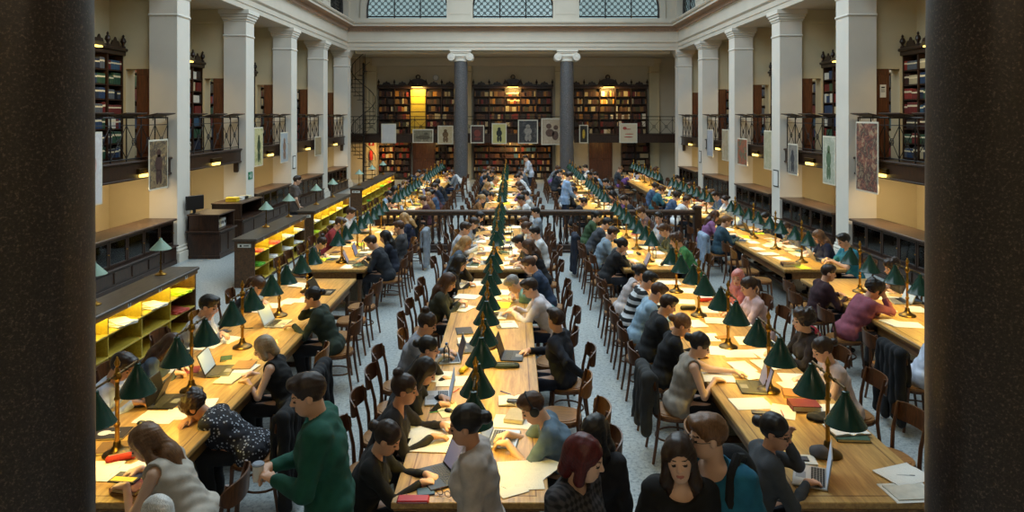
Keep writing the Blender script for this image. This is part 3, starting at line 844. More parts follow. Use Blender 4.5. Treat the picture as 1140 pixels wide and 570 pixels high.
t = empty('gallery_light', (-7.0, GY + .5, GF - .1)); tag(t, 'glowing light under the back gallery above the red fire sign', 'light')
obj('housing', MB().box(-.25, .25, -.05, .05, -.05, 0, .01), BRASSD, t); obj('glowing_diffuser', MB().box(-.23, .23, -.045, .045, -.09, -.05, .01), FIXT, t)
light('AREA', 'gallery_glow', (0, 0, -.12), 45, (1.0, .62, .2), t, shape='RECTANGLE', size=.5, size_y=.2)
RED = plain('sign_red', (190, 36, 28), .5)
t = obj('fire_extinguisher', MB().lathe([(.0, 0), (.085, .0), (.09, .03), (.09, .42), (.06, .48), (.025, .50), (.025, .55), (0, .56)], (0, 0, 0), 16), RED, None, (-7.55, YB - .36, 1.05)); tag(t, 'red fire extinguisher hung on the yellow lit pilaster beneath the back gallery', 'fire extinguisher')
obj('valve', MB().box(-.02, .02, -.10, .02, .55, .58).box(-.015, .015, -.02, .02, .53, .60), BLACKP, t)
t = obj('fire_sign', MB().box(-.14, .14, -.012, .012, -.14, .14, .004), RED, None, (-7.55, YB - .25, 1.95)); tag(t, 'small red fire sign plate on the pilaster above the extinguisher', 'sign')
obj('emblem', MB().box(-.05, .05, -.018, -.01, -.09, .06).box(-.02, .02, -.018, -.01, .06, .1), WHITEP, t)

# side gallery bookcases, seen end-on between the pillars
cool = [0, 1, 3, 4, 5, 6, 2, 9, 8, 12, 14]
for sx, side in ((-1, 'pigeonhole-side'), (1, 'wall-side')):
    for i in range(1, len(PY) - 1):
        y0, y1 = PY[i] + PW - .12, PY[i + 1] + .10
        wd = y1 - y0; rz = PI / 2 if sx < 0 else -PI / 2; cols = 6
        last = [4, 5] if sx < 0 else [0, 1]
        def zf(ci, j, i=i, sx=sx, last=last, side=side):
            if i != 1 or ci not in last: return None
            near = (ci == 5) if sx < 0 else (ci == 0)
            return f'{["lowest","second","third","fourth","fifth","sixth","top"][j]} shelf, {"doorside" if near else "column-side"} {side} gallery'
        bookcase((sx * (OW - .02), (y0 + y1) / 2, 0), rz, wd, cols, GF + .02, 4.8, 7, f'tall dark gallery bookcase with crested top, {ORD[i - 1]} bay from the front, {side} gallery', palette=cool if (sx > 0 or i > 1) else [3, 5, 4, 0, 9, 14, 6, 3, 5], single=(zf, f'books on the {side} gallery'), lampy=True, pediment=True)
# lower tall shelves in the dark of the front bays
for sx, side in ((-1, 'pigeonhole-side'), (1, 'wall-side')):
    bookcase((sx * (OW - .02), 14.4, 0), PI / 2 if sx < 0 else -PI / 2, 1.5, 2, .05, 2.05, 6, f'dark bookcase under the gallery beside the front column, {side} aisle', palette=cool, pediment=False, crown=False)
    bookcase((sx * (OW - .02), 27.2, 0), PI / 2 if sx < 0 else -PI / 2, 2.4, 3, .05, 2.05, 6, f'dark bookcase under the gallery in the fourth bay, {side} aisle', palette=warm, pediment=False, crown=False)

# ------------------------------------------------------------------ low glazed bookcases between the pillars
def low_case(cx, cy, rz, width, label, depth=.72, hgt=1.04):
    t = empty('glazed_bookcase', (cx, cy, 0), rz); tag(t, label, 'bookcase', 'low glazed bookcases along the aisles')
    hw = width / 2; d = depth / 2
    c_, s_ = math.cos(rz), math.sin(rz)
    tw = lambda x, y, z: (cx + x * c_ - y * s_, cy + x * s_ + y * c_, z)
    obj('plinth', MB().box(-hw, hw, -d, d, 0, .09, .005), DARKW, t)
    b = MB(); b.box(-hw, hw, -d + .02, d, .09, .40); obj('base_cabinet', b, DARKW, t)
    obj('ledge', MB().box(-hw - .02, hw + .02, -d - .03, d, .40, .435, .01), DARKW, t)
    b = MB(); b.box(-hw, hw, -.10, -.06, .435, hgt - .05); b.box(-hw, -hw + .03, -d + .10, d, .435, hgt - .05); b.box(hw - .03, hw, -d + .10, d, .435, hgt - .05); b.box(-hw, hw, d - .02, d, .435, hgt - .05)
    obj('carcass', b, DARKW, t)
    obj('top', MB().box(-hw - .04, hw + .04, -d + .02, d + .02, hgt - .05, hgt, .012), DARKTOP, t)
    n = max(2, round(width / .62)); w_ = width / n
    for i in range(n):
        x0, x1 = -hw + i * w_, -hw + (i + 1) * w_
        f = MB(); y0, y1 = -d + .08, -d + .105; z0, z1 = .44, hgt - .055
        f.box(x0 + .01, x0 + .06, y0, y1, z0, z1, .005); f.box(x1 - .06, x1 - .01, y0, y1, z0, z1, .005)
        f.box(x0 + .06, x1 - .06, y0, y1, z0, z0 + .06, .005); f.box(x0 + .06, x1 - .06, y0, y1, z1 - .06, z1, .005)
        dr = obj('door', f, DARKW, t)
        obj('glass_pane', MB().box(x0 + .06, x1 - .06, y0 + .01, y0 + .014, z0 + .06, z1 - .06), GLASS, dr)
        obj('knob', MB().ball((x1 - .035, y0 - .012, (z0 + z1) / 2), .014, 8, 6), BRASS, dr)
        p = MB().box(x0 + .05, x1 - .05, -d + .0, -d + .025, .13, .36, .012); obj('lower_panel', p, DARKW, t)
        shelf_books(tw, rz, x0 + .04, x1 - .04, .45, .42, .26, [14, 3, 9, 5, 4, 8, 12], None, .8)
    return t
for sx, side in ((-1, 'pigeonhole-side'), (1, 'wall-side')):
    for i in range(1, 6):
        if sx < 0 and i == 2: continue
        y0, y1 = PY[i] + PW + .12, PY[i + 1] - .12
        low_case(sx * (PX + .28), (y0 + y1) / 2, PI / 2 if sx < 0 else -PI / 2, y1 - y0 - .1, f'low dark bookcase with glass doors between pillars, {ORD[i - 1]} bay from the front, {side} aisle')
# two catalogue cabinets, a computer and boxes in the second pigeonhole-side bay
def desk_cab(cx, cy, rz, wx, wy, hgt, label, nm):
    t = empty(nm, (cx, cy, 0), rz); tag(t, label, 'cabinet'); hx, hy = wx / 2, wy / 2
    obj('plinth', MB().box(-hx - .02, hx + .02, -hy - .02, hy + .02, 0, .08, .008), DARKW, t)
    obj('body', MB().box(-hx, hx, -hy, hy, .08, .62), DARKW, t)
    obj('ledge', MB().box(-hx - .05, hx + .05, -hy - .05, hy + .05, .62, .66, .012), DARKW, t)
    b = MB(); b.box(-hx, hx, hy - .03, hy, .66, hgt); b.box(-hx, -hx + .03, -hy + .02, hy, .66, hgt); b.box(hx - .03, hx, -hy + .02, hy, .66, hgt); b.box(-hx + .03, hx - .03, -hy + .03, hy - .03, .66, .68)
    obj('open_shelf', b, DARKW, t)
    obj('top', MB().box(-hx - .03, hx + .03, -hy, hy + .02, hgt, hgt + .035, .01), DARKTOP, t)
    for s in (-1, 1): obj('door', MB().box(s * hx / 2 - hx * .42, s * hx / 2 + hx * .42, -hy - .015, -hy + .01, .14, .57, .01), DARKW, t)
    return t
desk_cab(-7.35, 17.55, PI / 2, .95, .75, 1.02, 'small dark catalogue cabinet holding paper boxes beside the first white pillar', 'catalogue_cabinet')
desk_cab(-7.55, 19.75, PI / 2, 1.55, .8, 1.06, 'wide dark catalogue cabinet with yellow folders on top before the second pillar', 'catalogue_cabinet')
t = empty('computer_monitor', (-7.62, 17.2, 1.055), R(60)); tag(t, 'black computer monitor standing on the small cabinet beside the first pillar', 'monitor')
obj('screen', MB().box(-.24, .24, -.03, .015, .10, .44, .01, rot=None), BLACKP, t); obj('stand', MB().box(-.03, .03, -.01, .03, .01, .2).lathe([(.12, 0), (.12, .012), (.0, .02)], (0, 0, 0), 16), BLACKP, t)
YEL = plain('folder_yellow', (222, 190, 40), .6)
for k, (y, m, c, h) in enumerate(((19.35, YEL, 'yellow', .10), (19.72, PAPER, 'white', .07), (19.98, BLACKP, 'black', .06), (20.25, PAPER2, 'cream', .05))):
    t = obj('document_box', MB().box(-.15, .15, -.12, .12, 0, h, .008), m, None, (-7.55, y, 1.095)); tag(t, f'{c} document box lying on the wide catalogue cabinet', 'box', 'document boxes on the cabinet')
    obj('lid', MB().box(-.155, .155, -.125, .125, h, h + .012, .004), m, t)
for k in range(5):
    t = obj('archive_box', MB().box(-.09, .09, -.05, .05, 0, .21, .006), [PAPER, WHITEP, PAPER2][k % 3], None, (-7.20, 17.25 + k * .125, .685), rz=R(6 * (k % 3) - 6)); tag(t, f'pale archive box on the small cabinet shelf, {ORD[k]} from the front', 'box', 'archive boxes in the cabinet')
    obj('label_plate', MB().box(.088, .094, -.03, .03, .08, .15), BLACKP, t)

# ------------------------------------------------------------------ pigeonhole shelves
NUMP = plain('number_plate', (214, 214, 206), .5)
NEON = plain('sheet_neon', (196, 222, 40), .7); GREENP = plain('sheet_green', (96, 176, 48), .7); PINKP = plain('sheet_pink', (212, 92, 80), .7)
def pigeon(x0, x1, y0, y1, n, label, hz=.97, zone='', fill=.3):
    t = empty('pigeonhole_shelf', ((x0 + x1) / 2, (y0 + y1) / 2, 0)); tag(t, label, 'shelf', 'pigeonhole shelves beside the tables')
    hx, hy = (x1 - x0) / 2, (y1 - y0) / 2; cy = (y0 + y1) / 2; cx = (x0 + x1) / 2
    obj('top', MB().box(-hx - .04, hx + .05, -hy - .04, hy + .04, hz - .045, hz, .01), HOLETOP, t)
    obj('front_rail', MB().box(hx - .02, hx + .035, -hy, hy, hz - .10, hz - .045, .004), OAK_EDGE, t)
    obj('back_panel', MB().box(-hx, -hx + .02, -hy, hy, .02, hz - .045), HOLEW, t)
    obj('plinth', MB().box(-hx + .02, hx - .03, -hy + .02, hy - .02, 0, .06), DARKW, t)
    for s in (-1, 1): obj('end_panel', MB().box(-hx, hx, s * hy - .018, s * hy + .018, 0, hz - .045, .005), OAK_DARK, t)
    rows = [.06, .34, .62]
    for z in rows: obj('shelf', MB().box(-hx + .02, hx, -hy + .018, hy - .018, z, z + .022, .003), HOLEW, t)
    st = (2 * hy) / n
    for i in range(1, n): obj('divider', MB().box(-hx + .02, hx - .01, -hy + i * st - .011, -hy + i * st + .011, .06, hz - .045, .002), HOLEW, t)
    for i in range(n):
        p = obj('number_plate', MB().box(hx + .035, hx + .040, -hy + (i + .5) * st - .035, -hy + (i + .5) * st + .035, hz - .097, hz - .03), NUMP, t)
        obj('numeral', MB().box(hx + .040, hx + .042, -hy + (i + .5) * st - .012, -hy + (i + .5) * st + .012, hz - .083, hz - .045), IRON, p)
    p = obj('label_plate', MB().box(-.13, .13, -hy - .026, -hy - .018, hz - .17, hz - .10), NUMP, t)
    obj('lettering', MB().box(-.09, -.05, -hy - .028, -hy - .025, hz - .155, hz - .115).box(-.01, .09, -hy - .028, -hy - .025, hz - .145, hz - .125), IRON, p)
    strip = obj('light_strip', MB().box(hx - .055, hx - .025, -hy + .03, hy - .03, hz - .065, hz - .046), FIXT, t)
    light('AREA', 'shelf_glow', (hx - .04, 0, hz - .075), SHELF_POWER * 2 * hy / 5, (1.0, .82, .20), t, (0, R(28), 0), shape='RECTANGLE', size=.05, size_y=2 * hy - .1)
    ms = [(NEON, 'neon yellow'), (GREENP, 'green'), (PAPER, 'white'), (PAPER2, 'cream'), (PINKP, 'pink')]
    for i in range(n):
        for j, z in enumerate(rows[1:]):
            if rs.random() < fill or (n == 6 and i == 5):
                m, c = ms[rs.choice([0, 0, 0, 1, 1, 2, 2, 4])]
                o = MB(); o.box(-.15, .15, -.16, .15, 0, .02, .002); o.box(-.13, .17, -.14, .14, .02, .034, .001, rot=(0, 0, .2)); o.box(-.16, .14, -.10, .13, .034, .048, .001, rot=(0, .02, -.3))
                q = obj('paper_sheaf', o, m, None, (cx + hx - .15 + rs.uniform(0, .06), y0 + (i + .5) * st + rs.uniform(-.08, .08), z + .023), rz=rs.uniform(-.4, .4))
                later(q, 'papers', f'{c} sheaf of papers in the {["middle", "upper"][j]} pigeonholes', zone, q.location.y, 'papers in the pigeonholes')
pigeon(-5.5, -5.1, 6.6, 11.55, 6, 'yellow-lit pigeonhole shelf with dark top nearest the front', zone='first pigeonhole shelf', fill=.12)
pigeon(-5.5, -5.1, 14.2, 17.6, 4, 'yellow-lit pigeonhole shelf with many neon papers, second from the front', zone='second pigeonhole shelf', fill=.95)
pigeon(-5.5, -5.1, 18.4, 22.4, 5, 'yellow-lit pigeonhole shelf third from the front, beyond the balustrade', zone='third pigeonhole shelf', fill=.6)
pigeon(-5.5, -5.1, 24.3, 31.0, 8, 'long yellow-lit pigeonhole shelf furthest from the front, beside the last pillars', zone='fourth pigeonhole shelf', fill=.4)
# single lamps on top of the pigeonholes
def make_shelf_lamp():
    t = empty('shelf_lamp')
    obj('foot', MB().lathe([(0, 0), (.085, 0), (.088, .01), (.06, .025), (.03, .04), (.02, .07)], (0, 0, 0), 20), BRASS, t)
    obj('post', MB().lathe([(.012, .06), (.012, .16), (.02, .17), (.02, .19), (.012, .2), (.012, .34), (.018, .36), (.012, .38), (.010, .52)], (0, 0, 0), 12), BRASSD, t)
    a, c = MB(), MB(); a.lathe([(.012, .56), (.022, .55), (.026, .53), (.150, .40), (.154, .39)], (0, 0, 0), 28, close=True); c.lathe([(.02, .526), (.146, .398), (.152, .39)], (0, 0, 0), 28, close=True)
    s = obj('lamp_shade', a, SHADE_P, t); obj('shade_lining', c, SHADE_W, s)
    return t
sl0 = proto(make_shelf_lamp())
for i, y in enumerate((9.25, 11.0, 15.7, 17.3, 19.7, 21.5, 25.2, 27.5, 29.8)):
    t = sl0 if i == 0 else copy_tree(sl0)
    t.location = (-5.39, y, .97); tag(t, f'brass lamp with pale green cone shade on the pigeonhole tops, {ORD[i]} from the front', 'lamp', 'pale shelf lamps')

# ------------------------------------------------------------------ posters, notices and signs
FRAME_P = plain('poster_border', (222, 214, 194), .7)
def poster(x, y, z0, z1, w_, rz, cols, label, scale=5, fig=None, border=.06, tilt=0.0):
    t = empty('poster', (x, y, (z0 + z1) / 2), rz); t.rotation_euler = (tilt, 0, rz); tag(t, label, 'poster', 'posters hung around the hall')
    h = (z1 - z0) / 2; w2 = w_ / 2
    obj('backing', MB().box(-w2, w2, -.004, .012, -h, h, .002), FRAME_P, t)
    m = picture('print_' + t.name, cols, scale)
    pc = obj('print', MB().box(-w2 + border, w2 - border, -.009, -.003, -h + border, h - border), m, t)
    if fig:
        b = MB(); k = min(w2, h)
        for (cx_, cz_, rx_, rz_) in fig[1]: b.lathe([(0, -.004), (1, -.004), (1, 0), (0, 0)], (0, 0, 0), 20, 'y') if False else b.add([(cx_ * w2 + rx_ * w2 * math.cos(a), -.012, cz_ * h + rz_ * h * math.sin(a)) for a in [2 * PI * q / 20 for q in range(20)]] + [(cx_ * w2 + rx_ * w2 * math.cos(a), -.008, cz_ * h + rz_ * h * math.sin(a)) for a in [2 * PI * q / 20 for q in range(20)]], [tuple(range(20))] + [(q, (q + 1) % 20, 20 + (q + 1) % 20, 20 + q) for q in range(20)])
        obj('figure', b, plain('poster_ink_' + t.name, fig[0], .7, 0, .3, 10), pc)
    return t
fig1 = [(0, .45, .22, .16), (0, .05, .38, .34), (-.15, -.5, .16, .3), (.18, -.5, .16, .3)]
fig2 = [(-.3, .4, .25, .2), (-.2, -.1, .4, .3), (.35, .3, .22, .18), (.3, -.3, .3, .35)]
tan_ = [(214, 200, 168), (196, 176, 136), (224, 212, 186)]
BP = [(-6.35, .76, 2.0, 3.0, [(206, 204, 204), (220, 218, 216)], None, 'white text poster hung on the back gallery rail'),
      (-4.60, 1.06, 2.02, 2.72, [(150, 140, 112), (112, 104, 84), (176, 166, 136)], ((92, 84, 66), [(0, -.2, .7, .3), (.3, .3, .2, .2)]), 'wide sepia picture poster hung on the back gallery rail'),
      (-3.45, .8, 1.95, 2.9, tan_, ((120, 92, 60), fig1), 'tan poster half hidden behind the first grey column'),
      (-1.82, .70, 2.0, 2.92, [(46, 36, 32), (80, 52, 44), (28, 24, 24)], ((124, 60, 50), [(0, .1, .5, .4), (0, -.5, .5, .15)]), 'dark poster with pale frame beside the first grey column'),
      (-.70, .76, 1.96, 3.02, [(190, 180, 110), (204, 194, 130)], ((40, 44, 38), fig1), 'yellow-green poster with a dark standing figure on the gallery rail'),
      (.77, 1.02, 1.98, 3.2, [(84, 80, 78), (48, 46, 48), (110, 104, 98)], ((150, 140, 128), fig1), 'large grey poster with pale frame on the gallery rail'),
      (2.0, 1.1, 1.92, 3.28, [(196, 180, 156), (176, 156, 130), (206, 192, 170)], ((98, 74, 62), fig2), 'largest tan poster with brown figures beside the second grey column'),
      (3.62, .46, 2.0, 2.94, [(40, 36, 30), (64, 52, 30)], ((196, 160, 50), [(0, 0, .3, .5)]), 'narrow black and yellow poster just past the second grey column'),
      (5.9, .92, 2.02, 3.02, [(208, 190, 160), (218, 202, 172)], ((172, 76, 60), [(-.4, .5, .22, .16), (.1, -.1, .5, .05), (0, .4, .3, .05), (0, -.4, .5, .06)]), 'tan poster with red marks nearest the last wall-side pillar')]
for x, w_, z0, z1, cols, fig, lab in BP: poster(x, GY - .16, z0, z1, w_, 0, cols, lab, 4, fig, .05)
# on the front faces of the pillars and along the gallery edge
def onedge(sx, ya, yb, z0, z1, cols, lab, fig=None):
    poster(sx * (GX - .17), (ya + yb) / 2, z0, z1, yb - ya, PI / 2 if sx < 0 else -PI / 2, cols, lab, 5, fig, .035)
DK = [(90, 66, 48), (150, 128, 92), (60, 46, 40), (176, 160, 120)]
onedge(-1, 12.9, 13.7, 1.72, 3.10, [(226, 224, 222), (214, 206, 204), (230, 228, 226)], 'large white poster with a pink drawing beside the front column', ((206, 170, 160), [(.1, .1, .4, .3), (0, -.3, .3, .15)]))
onedge(-1, 15.45, 16.3, 1.78, 2.88, DK, 'tall sepia crowd poster just before the first pigeonhole-side pillar', ((70, 44, 36), fig1))
onedge(-1, 21.75, 22.5, 1.85, 3.05, [(120, 132, 70), (210, 200, 150), (150, 150, 90)], 'green and cream poster hung behind the second pigeonhole-side pillar', ((60, 70, 40), fig1))
onedge(-1, 24.2, 25.0, 1.80, 2.84, [(190, 184, 172), (160, 170, 176), (210, 204, 190)], 'pale poster just before the third pigeonhole-side pillar', ((140, 110, 90), fig1))
onedge(-1, 28.4, 29.35, 1.80, 2.57, [(150, 130, 100), (180, 160, 124)], 'small tan poster just before the fourth pigeonhole-side pillar')
onedge(1, 15.4, 16.4, 1.71, 3.27, [(92, 70, 58), (150, 130, 106), (64, 50, 46), (140, 84, 70), (170, 152, 120), (84, 78, 70)], 'tall multicoloured poster just before the first wall-side pillar')
onedge(1, 12.75, 13.5, 1.75, 2.85, [(216, 210, 200), (196, 180, 170)], 'pale poster on the gallery edge beside the front wall-side column')
onedge(1, 17.45, 18.15, 1.7, 2.9, [(206, 204, 190), (168, 172, 150), (220, 216, 204)], 'cream poster with green drawing hung behind the first wall-side pillar', ((90, 110, 80), fig1))
onedge(1, 19.75, 20.45, 1.75, 2.62, [(96, 100, 104), (140, 134, 124), (70, 74, 80)], 'narrow grey poster just before the second wall-side pillar', ((60, 62, 66), fig1))
onedge(1, 21.75, 22.4, 1.75, 2.95, [(200, 190, 160), (150, 150, 120)], 'cream poster hung behind the second wall-side pillar')
onedge(1, 24.0, 25.05, 1.71, 2.63, [(120, 130, 96), (168, 84, 60), (80, 100, 80), (190, 160, 110)], 'colourful poster just before the third wall-side pillar')
onedge(1, 26.1, 26.9, 1.75, 2.9, [(190, 176, 150), (150, 130, 100)], 'tan poster hung behind the third wall-side pillar')
onedge(1, 28.1, 28.95, 1.79, 2.86, [(150, 156, 170), (190, 190, 196)], 'pale blue poster just before the fourth wall-side pillar')
# exit sign and notices on the inner faces of the pillars
GRN = plain('sign_green', (18, 120, 84), .5)
def plate(name, x, y, z, wy, wz, m, lab, sx, cat='sign'):
    t = obj(name, MB().box(-.008, .008, -wy / 2, wy / 2, -wz / 2, wz / 2, .002), m, None, (sx * (PX - .009), y, z)); return tag(t, lab, cat)
t = plate('exit_sign', -1, 21.33, 1.63, .32, .22, GRN, 'green emergency exit sign with white figure on the second pigeonhole-side pillar', -1)
b = MB(); b.box(.008, .011, .02, .05, .06, .085); b.box(.008, .011, .0, .06, -.02, .05); b.box(.008, .011, .04, .07, -.085, -.02); b.box(.008, .011, -.03, .0, -.075, -.045, 0); b.box(.008, .011, -.01, .04, -.05, -.02); b.box(.008, .011, -.12, -.06, -.015, .015); b.extrude([(-.14, 0), (-.09, .04), (-.09, -.04)], .008, .011, 'x')
obj('running_figure', b, WHITEP, t)
t = plate('framed_notice', -1, 25.6, 1.75, .34, .46, IRON, 'framed notice on the inner face of the third pigeonhole-side pillar', -1, 'notice'); obj('sheet', MB().box(.008, .010, -.14, .14, -.2, .2), PAPERT, t)
t = plate('framed_notice', 1, 21.3, 1.55, .40, .50, IRON, 'framed notice on the inner face of the second wall-side pillar', 1, 'notice'); obj('sheet', MB().box(-.010, -.008, -.17, .17, -.22, .22), PAPERT, t)
t = plate('framed_notice', 1, 29.9, 1.7, .34, .5, IRON, 'framed notice on the inner face of the fourth wall-side pillar', 1, 'notice'); obj('sheet', MB().box(-.010, -.008, -.14, .14, -.22, .22), PAPERT, t)
t = obj('door_notice', MB().box(-.07, .07, -.004, .004, -.15, .15), PAPER, None, (8.64, 16.775, 3.98)); tag(t, 'white paper notice taped to the brown gallery door behind the first wall-side pillar', 'notice')
obj('lettering', MB().box(-.04, .04, -.006, -.004, .07, .10).box(-.045, .045, -.006, -.004, -.02, -.005).box(-.045, .045, -.006, -.004, .02, .035), IRON, t)

t = obj('round_wall_fitting', MB().lathe([(0, -.05), (.14, -.05), (.17, -.03), (.17, 0)], (0, 0, 0), 20, 'y'), WHITEP, None, (-4.14, YB - .001, 5.45)); tag(t, 'small round white fitting on the back wall above the crested bookcases', 'wall fitting')
obj('rim', MB().tube([(.15 * math.cos(a), -.05, .15 * math.sin(a)) for a in [2 * PI * q / 20 for q in range(20)]], .018, 6, closed=True), SILVER, t)
# ------------------------------------------------------------------ iron spiral stair in the far corner
t = empty('spiral_stair', (-7.55, 36.3, 0)); tag(t, 'black iron spiral staircase rising behind the last pigeonhole-side pillar', 'staircase')
obj('pole', MB().lathe([(.05, 0), (.05, 6.0), (.07, 6.02), (0, 6.1)], (0, 0, 0), 12), IRON, t)
rail = []
for k in range(28):
    a = k * .42; z = .2 + k * .2
    q = [(.05 * math.cos(a), .05 * math.sin(a)), (.62 * math.cos(a - .2), .62 * math.sin(a - .2)), (.62 * math.cos(a + .2), .62 * math.sin(a + .2))]
    obj('tread', MB().extrude(q, z, z + .03, 'z').tube([(.6 * math.cos(a), .6 * math.sin(a), z), (.6 * math.cos(a), .6 * math.sin(a), z + .95)], .011, 5).tube([(.6 * math.cos(a), .6 * math.sin(a), z + .3), (.6 * math.cos(a + .42), .6 * math.sin(a + .42), z + .5)], .01, 5), IRON, t)
    rail.append((.6 * math.cos(a), .6 * math.sin(a), z + .95))
obj('handrail', MB().tube(rail, .02, 6), IRON, t)
# ================================================================== people: implicit surfaces meshed into one continuous skin
def smin(a, b, k):
    if k <= 0: return np.minimum(a, b)
    h = np.maximum(k - np.abs(a - b), 0) / k
    return np.minimum(a, b) - h * h * k * .25
V = lambda *a: np.array(a, dtype=np.float64)
class SDF:
    def __init__(s): s.p = []; s.cut = []
    def cone(s, a, b, ra, rb=None, k=.02):
        rb = ra if rb is None else rb; a = np.array(a, float); b = np.array(b, float); m = max(ra, rb)
        def f(x, y, z):
            d = b - a; L = max(float(d @ d), 1e-9)
            px, py, pz = x - a[0], y - a[1], z - a[2]
            t = np.clip((px * d[0] + py * d[1] + pz * d[2]) / L, 0, 1)
            return np.sqrt((px - t * d[0]) ** 2 + (py - t * d[1]) ** 2 + (pz - t * d[2]) ** 2) - (ra + (rb - ra) * t)
        s.p.append((np.minimum(a, b) - m, np.maximum(a, b) + m, f, k, 1)); return s
    def ell(s, c, r, M=None, k=.02, sub=False):
        c = np.array(c, float); r = np.array(r, float); M = np.eye(3) if M is None else M
        m = r.max()
        def f(x, y, z):
            px, py, pz = x - c[0], y - c[1], z - c[2]
            q = [(px * M[0, i] + py * M[1, i] + pz * M[2, i]) / r[i] for i in range(3)]
            k0 = np.sqrt(q[0] ** 2 + q[1] ** 2 + q[2] ** 2) + 1e-6
            k1 = np.sqrt((q[0] / r[0]) ** 2 + (q[1] / r[1]) ** 2 + (q[2] / r[2]) ** 2) + 1e-6
            return k0 * (k0 - 1) / k1
        s.p.append((c - m, c + m, f, k, -1 if sub else 1)); return s
    def mesh(s, h, noise=None):
        lo = np.min([p[0] for p in s.p if p[4] > 0], axis=0) - .03; hi = np.max([p[1] for p in s.p if p[4] > 0], axis=0) + .03
        n = np.ceil((hi - lo) / h).astype(int) + 1
        ax = [(lo[i] + h * np.arange(n[i])).astype(np.float32) for i in range(3)]
        G = np.full(n, .5, np.float32)
        for a, b, f, k, sg in s.p:
            mg = k + 2.5 * h
            i0 = np.maximum(((a - mg - lo) / h).astype(int), 0); i1 = np.minimum(((b + mg - lo) / h).astype(int) + 2, n)
            if (i1 <= i0).any(): continue
            sl = tuple(slice(i0[i], i1[i]) for i in range(3))
            d = f(ax[0][sl[0], None, None], ax[1][None, sl[1], None], ax[2][None, None, sl[2]]).astype(np.float32)
            if sg > 0: G[sl] = smin(G[sl], d, k)
            else: G[sl] = -smin(-G[sl], d, k)
        X, Y, Z = ax[0][:, None, None], ax[1][None, :, None], ax[2][None, None, :]
        for f in s.cut: G = np.maximum(G, f(X, Y, Z).astype(np.float32))
        if noise is not None: G = G + noise(X, Y, Z).astype(np.float32)
        for i in range(3):                                  # keep the border outside
            for e in (0, -1):
                ix = [slice(None)] * 3; ix[i] = e; G[tuple(ix)] = .5
        return nets(G, lo, h)
def nets(G, lo, h):
    S = G < 0
    c = np.zeros(np.array(G.shape) - 1, np.int8)
    sl = lambda d, m: slice(d, m - 1 + d)
    n = G.shape
    for a in (0, 1):
        for b in (0, 1):
            for d in (0, 1): c += S[sl(a, n[0]), sl(b, n[1]), sl(d, n[2])]
    act = (c > 0) & (c < 8)
    I, J, K = np.nonzero(act)
    idx = np.full(act.shape, -1, np.int32); idx[I, J, K] = np.arange(len(I))
    P = np.zeros((len(I), 3)); C = np.zeros(len(I))
    for a in range(3):
        o = [q for q in range(3) if q != a]
        for u in (0, 1):
            for v in (0, 1):
                d0 = [0, 0, 0]; d0[o[0]] = u; d0[o[1]] = v; d1 = list(d0); d1[a] = 1
                f0 = G[I + d0[0], J + d0[1], K + d0[2]]; f1 = G[I + d1[0], J + d1[1], K + d1[2]]
                m = (f0 < 0) != (f1 < 0)
                t = np.where(m, f0 / np.where(m, f0 - f1, 1), 0)
                q = np.stack([I + d0[0], J + d0[1], K + d0[2]], 1).astype(float); q[:, a] += t
                P[m] += q[m]; C[m] += 1
    verts = np.asarray(lo) + h * (P / C[:, None])
    Fs = []
    for a in range(3):
        o = [(a + 1) % 3, (a + 2) % 3]
        A = [slice(None)] * 3; B = [slice(None)] * 3; A[a] = slice(0, -1); B[a] = slice(1, None)
        s0, s1 = S[tuple(A)], S[tuple(B)]
        for flip in (0, 1):
            m = (s0 & ~s1) if not flip else (~s0 & s1)
            e = np.array(np.nonzero(m)).T
            if not len(e): continue
            ok = (e[:, o[0]] > 0) & (e[:, o[1]] > 0) & (e[:, o[0]] < n[o[0]] - 1) & (e[:, o[1]] < n[o[1]] - 1); e = e[ok]
            q = []
            for du, dv in ((1, 1), (0, 1), (0, 0), (1, 0)):
                g = e.copy(); g[:, o[0]] -= du; g[:, o[1]] -= dv; q.append(idx[g[:, 0], g[:, 1], g[:, 2]])
            q = np.stack(q, 1)
            Fs.append(q[:, ::-1] if flip else q)
    return verts, np.concatenate(Fs)
def np_mesh(name, v, f, mats, mi=None):
    me = bpy.data.meshes.new(name)
    me.vertices.add(len(v)); me.vertices.foreach_set('co', np.asarray(v, np.float32).ravel())
    me.loops.add(len(f) * 4); me.loops.foreach_set('vertex_index', np.asarray(f, np.int32).ravel())
    me.polygons.add(len(f)); me.polygons.foreach_set('loop_start', np.arange(len(f), dtype=np.int32) * 4)
    for m in mats: me.materials.append(m)
    if mi is not None: me.polygons.foreach_set('material_index', np.asarray(mi, np.int32))
    me.polygons.foreach_set('use_smooth', np.ones(len(f), bool))
    me.update(calc_edges=True); return me

def rotm(ax, a):
    return np.array(Matrix.Rotation(a, 3, ax))
def unit(v): v = np.asarray(v, float); return v / (np.linalg.norm(v) + 1e-9)

SKIN = [plain('skin_%d' % i, c, .5, 0, .05, 10) for i, c in enumerate([(226, 178, 148), (214, 160, 128), (190, 134, 100), (232, 190, 164), (150, 100, 74)])]
LIP = plain('lip', (188, 112, 98), .45); EYE = plain('eye_brow', (40, 26, 20), .4)

